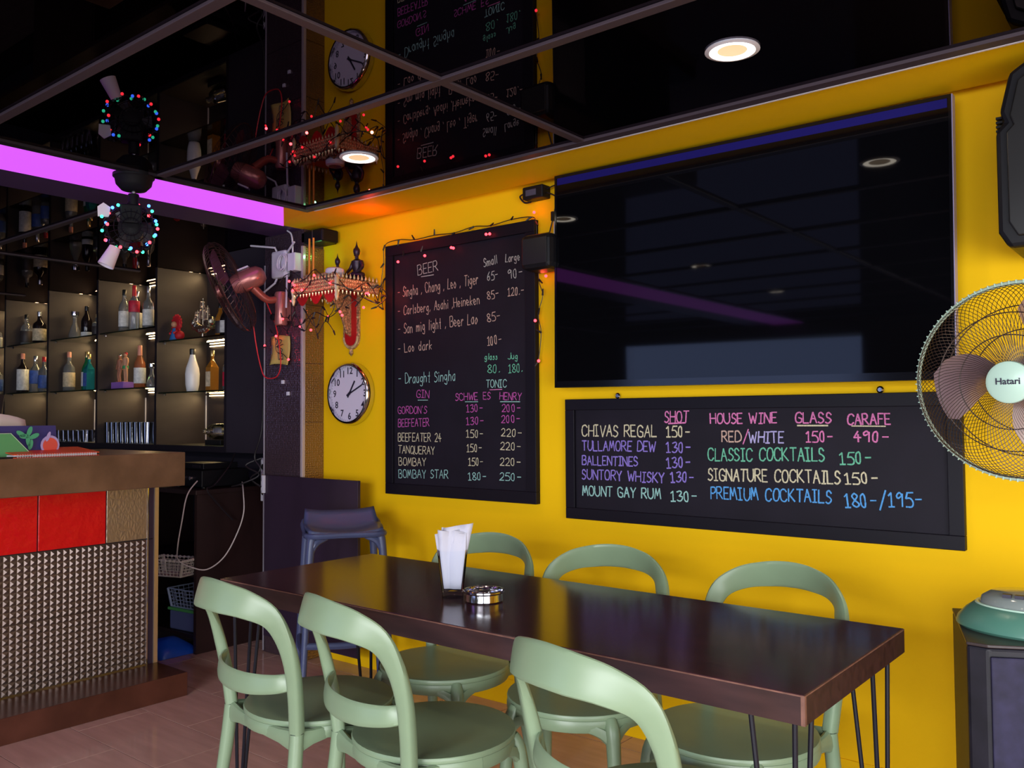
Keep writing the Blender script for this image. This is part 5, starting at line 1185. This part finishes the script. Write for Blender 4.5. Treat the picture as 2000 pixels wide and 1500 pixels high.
# ------------------------------------------------------------------ green chairs
def make_chair():
    t = thing('dining_chair', 'x', 'chair', (0, 0, 0)); G = green_plastic; ZS = 0.45
    MB().lathe([(0.0001, ZS-0.004), (0.12, ZS-0.004), (0.19, ZS), (0.212, ZS-0.001), (0.2145, ZS-0.006), (0.2135, ZS-0.014), (0.0001, ZS-0.014)], 48, cap=False).build('seat', G, t, smooth=True)
    # frame ring under the seat with shoulders out to the four legs
    b = MB(); pts = [(0.206*math.cos(a), 0.206*math.sin(a), ZS-0.031) for a in [2*PI*q/48 for q in range(49)]]
    b.sweep(pts, [(p[0], p[1], 0) for p in pts], [0.018]*49, [0.0095]*49, 10)
    rear = [(s*0.178, -0.185, ZS-0.014) for s in (-1, 1)]; front = [(s*0.150, 0.160, ZS-0.03) for s in (-1, 1)]
    for s, p in zip((-1, 1), rear):
        for a1, z1 in ((math.radians(90+s*-168), ZS-0.034), (math.radians(90+s*-118), ZS-0.034)):
            q = Vector((0.203*math.cos(a1), 0.203*math.sin(a1), z1)); pv = Vector(p)+Vector((0, 0, -0.014))
            m_ = (q+pv)*0.5+Vector((0, 0, -0.004)); pl_ = spline([pv+Vector((0, 0, -0.010)), m_, q], 5)
            b.sweep(pl_, [Vector((pp.x, pp.y, 0)) for pp in pl_], lerp_list([0.034, 0.021, 0.017], 5), lerp_list([0.013, 0.011, 0.0085], 5), 10)
    b.build('seat_frame', G, t, smooth=True)
    # rear posts and hoop in one sweep
    hl = [(-0.178, -0.185, 0.436), (-0.188, -0.195, 0.53), (-0.197, -0.212, 0.62), (-0.194, -0.236, 0.695), (-0.176, -0.266, 0.750), (-0.130, -0.308, 0.781), (-0.064, -0.338, 0.794), (0, -0.346, 0.798)]
    path = hl + [(-x, y, z) for x, y, z in hl[-2::-1]]
    hw = [0.0185, 0.019, 0.0205, 0.024, 0.030, 0.036, 0.040, 0.041]; hw = hw + hw[-2::-1]
    ht = [0.0175, 0.0175, 0.016, 0.012, 0.0075, 0.0055, 0.005, 0.005]; ht = ht + ht[-2::-1]
    K = 5; P_ = spline(path, K); ns = [Vector((p.x*2.2, -1, 0.30 if p.z > 0.6 else 0.05)) for p in P_]
    MB().sweep(P_, ns, lerp_list(hw, K), lerp_list(ht, K), 14, e=0.62).build('back_hoop', G, t, smooth=True)
    lp_ = [(-0.184, -0.200, 0.574), (-0.150, -0.234, 0.566), (-0.08, -0.264, 0.560), (0, -0.274, 0.558), (0.08, -0.264, 0.560), (0.150, -0.234, 0.566), (0.184, -0.200, 0.574)]
    P2 = spline(lp_, K); MB().sweep(P2, [Vector((p.x*2.4, -1, 0.15)) for p in P2], lerp_list([0.022, 0.024, 0.027, 0.028, 0.027, 0.024, 0.022], K), lerp_list([0.008, 0.006, 0.005, 0.005, 0.005, 0.006, 0.008], K), 12).build('lower_rail', G, t, smooth=True)
    for s, p in zip((-1, 1), rear):
        pl_ = spline([(p[0], p[1], ZS-0.016), (p[0]*1.03, p[1]*1.06, 0.32), (p[0]*1.09, p[1]*1.20, 0.15), (p[0]*1.17, p[1]*1.38, 0.0)], 4)
        MB().tube(pl_, lerp_list([0.0185, 0.0195, 0.016, 0.0125], 4), 12).build('leg', G, t, smooth=True)
        MB().lathe([(0.0188, -0.001), (0.0192, 0.0), (0.0188, 0.001)], 16, M=Matrix.Translation((p[0], p[1], ZS-0.0145)), cap=False).build('joint_ring', mat('joint_dark', (0.04, 0.06, 0.04), 0.6), t)
    for s, p in zip((-1, 1), front):
        pl_ = spline([(p[0]*0.93, p[1]*0.93, ZS-0.016), (p[0], p[1], ZS-0.05), (p[0]*1.06, p[1]*1.08, 0.30), (p[0]*1.15, p[1]*1.22, 0.0)], 4)
        MB().tube(pl_, lerp_list([0.017, 0.0215, 0.0185, 0.0125], 4), 12).build('leg', G, t, smooth=True)
        for sg in (-1, 1):
            a = math.atan2(p[1], p[0])+sg*0.30; q = Vector((0.205*math.cos(a), 0.205*math.sin(a), ZS-0.034)); st_ = Vector((p[0]*1.01, p[1]*1.01, ZS-0.075))
            pl_ = spline([st_, st_*0.55+q*0.45+Vector((0, 0, 0.008)), q], 4)
            MB().sweep(pl_, [Vector((pp.x, pp.y, 0)) for pp in pl_], lerp_list([0.016, 0.015, 0.014], 4), lerp_list([0.012, 0.011, 0.009], 4), 8).build('gusset', G, t, smooth=True)
    return t
chair = make_chair()
CHS = [(-2.05, -1.352, -6, 'sage green plastic chair on the near side, leftmost, before the bar end'),
       (-1.61, -1.33, -13, 'sage green plastic chair second from left on the near side of the table'),
       (-0.912, -1.348, -13, 'sage green plastic chair nearest the camera, third on the near side'),
       (-2.01, -0.865, 190, 'sage green plastic chair on the wall side behind the napkin glass'),
       (-1.475, -0.855, 195, 'sage green plastic chair on the wall side in the middle, under the wide chalkboard'),
       (-0.99, -0.86, 176, 'sage green plastic chair on the wall side at the right end of the table')]
for k, (x, y, a, lb) in enumerate(CHS):
    o = chair if k == 0 else copy_tree(chair)
    o.location = (x, y, 0); o.rotation_euler = (0, 0, math.radians(a)); tag(o, lb, 'chair', 'sage green chairs round the table')

# ------------------------------------------------------------------ blue bar stool
st = thing('bar_stool', 'slate blue plastic bar stool with a low back lip before the gate', 'stool', (-3.05, -0.42, 0), math.radians(56))
b = MB(); N = 14; vs = []
for i in range(N+1):
    for j in range(N+1):
        u, v = i/N*2-1, j/N*2-1      # v=-1 front
        x = u*0.195*(1-0.06*v*v); y = v*0.175*(1-0.05*u*u)
        z = 0.785 - 0.016*(1-u*u)*(1-v*v) - 0.008*max(0, -v)**3 + 0.062*max(0, v-0.35)**1.5/0.52 + 0.012*abs(u)**3
        vs.append((x, y, z))
b.add(vs, [(i*(N+1)+j, (i+1)*(N+1)+j, (i+1)*(N+1)+j+1, i*(N+1)+j+1) for i in range(N) for j in range(N)])
o = b.build('seat', slate_plastic, st, smooth=True); m_ = o.modifiers.new('t', 'SOLIDIFY'); m_.thickness = 0.012; m_.offset = -1
rim = [(u*0.19*(0.94 if abs(v) == 1 and abs(u) == 1 else 1), v*0.17, 0.765+(0.04 if v > 0 else 0)) for u, v in ((-1,-1),(0,-1.04),(1,-1),(1.02,0),(1,1),(0,1.03),(-1,1),(-1.02,0))]
pl_ = spline(rim, 6, closed=True); b = MB(); b.tube(pl_, 0.013, 8, closed=True); b.build('seat_rim', slate_plastic, st, smooth=True)
for sx in (-1, 1):
    for sy in (-1, 1):
        z1 = 0.80 if sy > 0 else 0.768
        pl_ = spline([(sx*0.165, sy*0.150, z1), (sx*0.180, sy*0.165, 0.70), (sx*0.20, sy*0.185, 0.40), (sx*0.225, sy*0.21, 0.0)], 4)
        MB().tube(pl_, lerp_list([0.026, 0.021, 0.018, 0.015], 4), 10).build('leg', slate_plastic, st, smooth=True)
        for (dx, dy) in ((-sx, 0), (0, -sy)):
            pl_ = spline([(sx*0.178, sy*0.163, z1-0.085), (sx*0.178+dx*0.025, sy*0.163+dy*0.025, z1-0.035), (sx*0.165+dx*0.07, sy*0.15+dy*0.07, z1-0.012)], 4)
            MB().tube(pl_, lerp_list([0.012, 0.017, 0.011], 4), 8).build('gusset', slate_plastic, st, smooth=True)
for (p, q) in (((-1, -1), (1, -1)), ((1, -1), (1, 1)), ((1, 1), (-1, 1)), ((-1, 1), (-1, -1))):
    z = 0.30 if p[1] == q[1] else 0.27
    MB().tube(spline([(p[0]*0.208, p[1]*0.193, z), ((p[0]+q[0])*0.108, (p[1]+q[1])*0.10, z-0.008), (q[0]*0.208, q[1]*0.193, z)], 4), 0.015, 8).build('footrest_bar', slate_plastic, st, smooth=True)

st.scale = (0.86, 0.86, 0.985)

# ------------------------------------------------------------------ floor loudspeaker with the pedestal fan on it
t = thing('floor_loudspeaker', 'scuffed black floor loudspeaker carrying the green fan at the right edge', 'speaker', (-0.33, -0.62, 0))
poly = [(-0.536, -0.521), (-0.435, -0.864), (-0.391, -0.868), (-0.13, -0.735), (-0.10, -0.70), (-0.17, -0.36)]
pp = [(x+0.33, y+0.62) for x, y in poly]
scuff = mat('scuffed_black_vinyl', (0.008, 0.007, 0.012), 0.45, noise=(18, 0.5, (1, 1, 1)), spec=0.3)
MB().prism(pp, 0.0, 0.752).build('cabinet', scuff, t, bevel=0.006)
MB().prism([(x*1.005, y*1.005) for x, y in pp], 0.7525, 0.760).build('top_plate', mat('brown_black_top', (0.030, 0.020, 0.020), 0.35), t, bevel=0.002)
d = Vector((0.261, 0.133, 0)).normalized(); Mg = Matrix.Translation((-0.061, -0.248, 0)) @ Matrix(((d.x, -d.y, 0, 0), (d.y, d.x, 0, 0), (0, 0, 1, 0), (0, 0, 0, 1)))
MB().box(0.002, 0.285, -0.008, 0.0, 0.03, 0.735, M=Mg).build('front_grille', mat('violet_black_cloth', (0.016, 0.014, 0.040), 0.6, noise=(30, 0.4, (1, 1, 1)), spec=0.3), t, bevel=0.003)

FC = Vector((-0.335, -0.735, 1.335)); mint = mat('mint_enamel', (0.42, 0.60, 0.50), 0.3); seag = mat('sea_green_plastic', (0.07, 0.19, 0.145), 0.3)
fb = thing('pedestal_fan', 'large green fan with pale mint hub and wire cage standing on the floor loudspeaker', 'fan', (-0.335, -0.66, 0.76))
Mf = Matrix.Translation(FC-Vector(fb.location)) @ frame_from((-0.115, -0.99, -0.055))
wire = mat('dark_fan_wire', (0.035, 0.018, 0.015), 0.4, 0.3)
b = MB(); fan_cage(b, 0.222, 0.085, 120, 0.0008, 0.75, True, Mf, 0.045, 9); tag(b.build('front_grille', wire, fb), kind='stuff')
b = MB(); fan_cage(b, 0.222, 0.075, 100, 0.0008, -0.75, False, Mf, 0.05, 8); tag(b.build('rear_grille', wire, fb), kind='stuff')
b = MB()
for R_, y in ((0.155, -0.066), (0.105, -0.078), (0.175, 0.045), (0.12, 0.062)): ring(b, R_, y, 0.0014, 56, Mf, 5)
b.build('guard_rings', wire, fb)
b = MB(); ring(b, 0.2245, 0, 0.005, 72, Mf, 8); b.build('cage_rim', mat('pale_sage_rim', (0.38, 0.48, 0.38), 0.3), fb, smooth=True)
b = MB()
for q in range(96): 
    a = 2*PI*q/96; b.box(-0.0012, 0.0012, -0.006, 0.006, 0.2215, 0.2305, M=Mf @ Matrix.Rotation(a, 4, 'Y'))
tag(b.build('rim_clips', mint, fb), kind='stuff')
b = MB(); blades(b, 0.185, 3, Mf, 2.77, 0.04, 0.05); b.build('blades', mat('mauve_translucent', (0.33, 0.22, 0.24), 0.25, trans=0.45), fb, smooth=True)
Mh = Mf @ Matrix.Rotation(PI/2, 4, 'X')
MB().lathe([(0.046, 0.080), (0.0475, 0.086), (0.046, 0.093), (0.040, 0.0965), (0.0001, 0.098)], 36, M=Mh, cap=False).build('hub_cap', mint, fb, smooth=True)
me = font_mesh('Hatari', 0.020, 0.0003, 0.0004); me.materials.append(ink); o = link('brand_lettering', me, fb); o.matrix_basis = Mf @ Matrix.Translation((0, -0.0988, 0.002)) @ Matrix.Rotation(PI/2, 4, 'X')
MB().lathe([(0.04, 0.02), (0.045, 0.0), (0.055, -0.06), (0.06, -0.10), (0.052, -0.16), (0.03, -0.18), (0.0001, -0.185)], 24, M=Mh, cap=False).build('motor_housing', mat('dusky_motor', (0.10, 0.07, 0.11), 0.35), fb, smooth=True)
b = MB(); e = Mf @ Vector((0, 0.13, 0)); b.tube(spline([e+Vector((0, 0, -0.04)), (e.x, e.y+0.015, 0.36), (0, 0.02, 0.2), (0, 0.02, 0.03)], 4), 0.013, 12); b.build('pole', seag, fb, smooth=True)
bs = Matrix.Diagonal((1.0, 0.82, 1, 1))
MB().lathe([(0.155, 0.0), (0.162, 0.006), (0.158, 0.020), (0.140, 0.040), (0.122, 0.054), (0.112, 0.057)], 48, M=bs).build('base', seag, fb, smooth=True)
MB().lathe([(0.121, 0.053), (0.118, 0.058), (0.112, 0.0575)], 48, M=bs, cap=False).build('base_trim', mint, fb, smooth=True)
MB().lathe([(0.111, 0.057), (0.105, 0.072), (0.085, 0.084), (0.0001, 0.090)], 40, M=bs, cap=False).build('control_dome', mat('clear_dome', (0.45, 0.52, 0.50), 0.06, trans=0.55), fb, smooth=True)
b = MB()
for k in range(4): b.box(-0.05+0.025*k, -0.032+0.025*k, -0.075, -0.060, 0.080, 0.088)
b.build('speed_buttons', ink, fb)
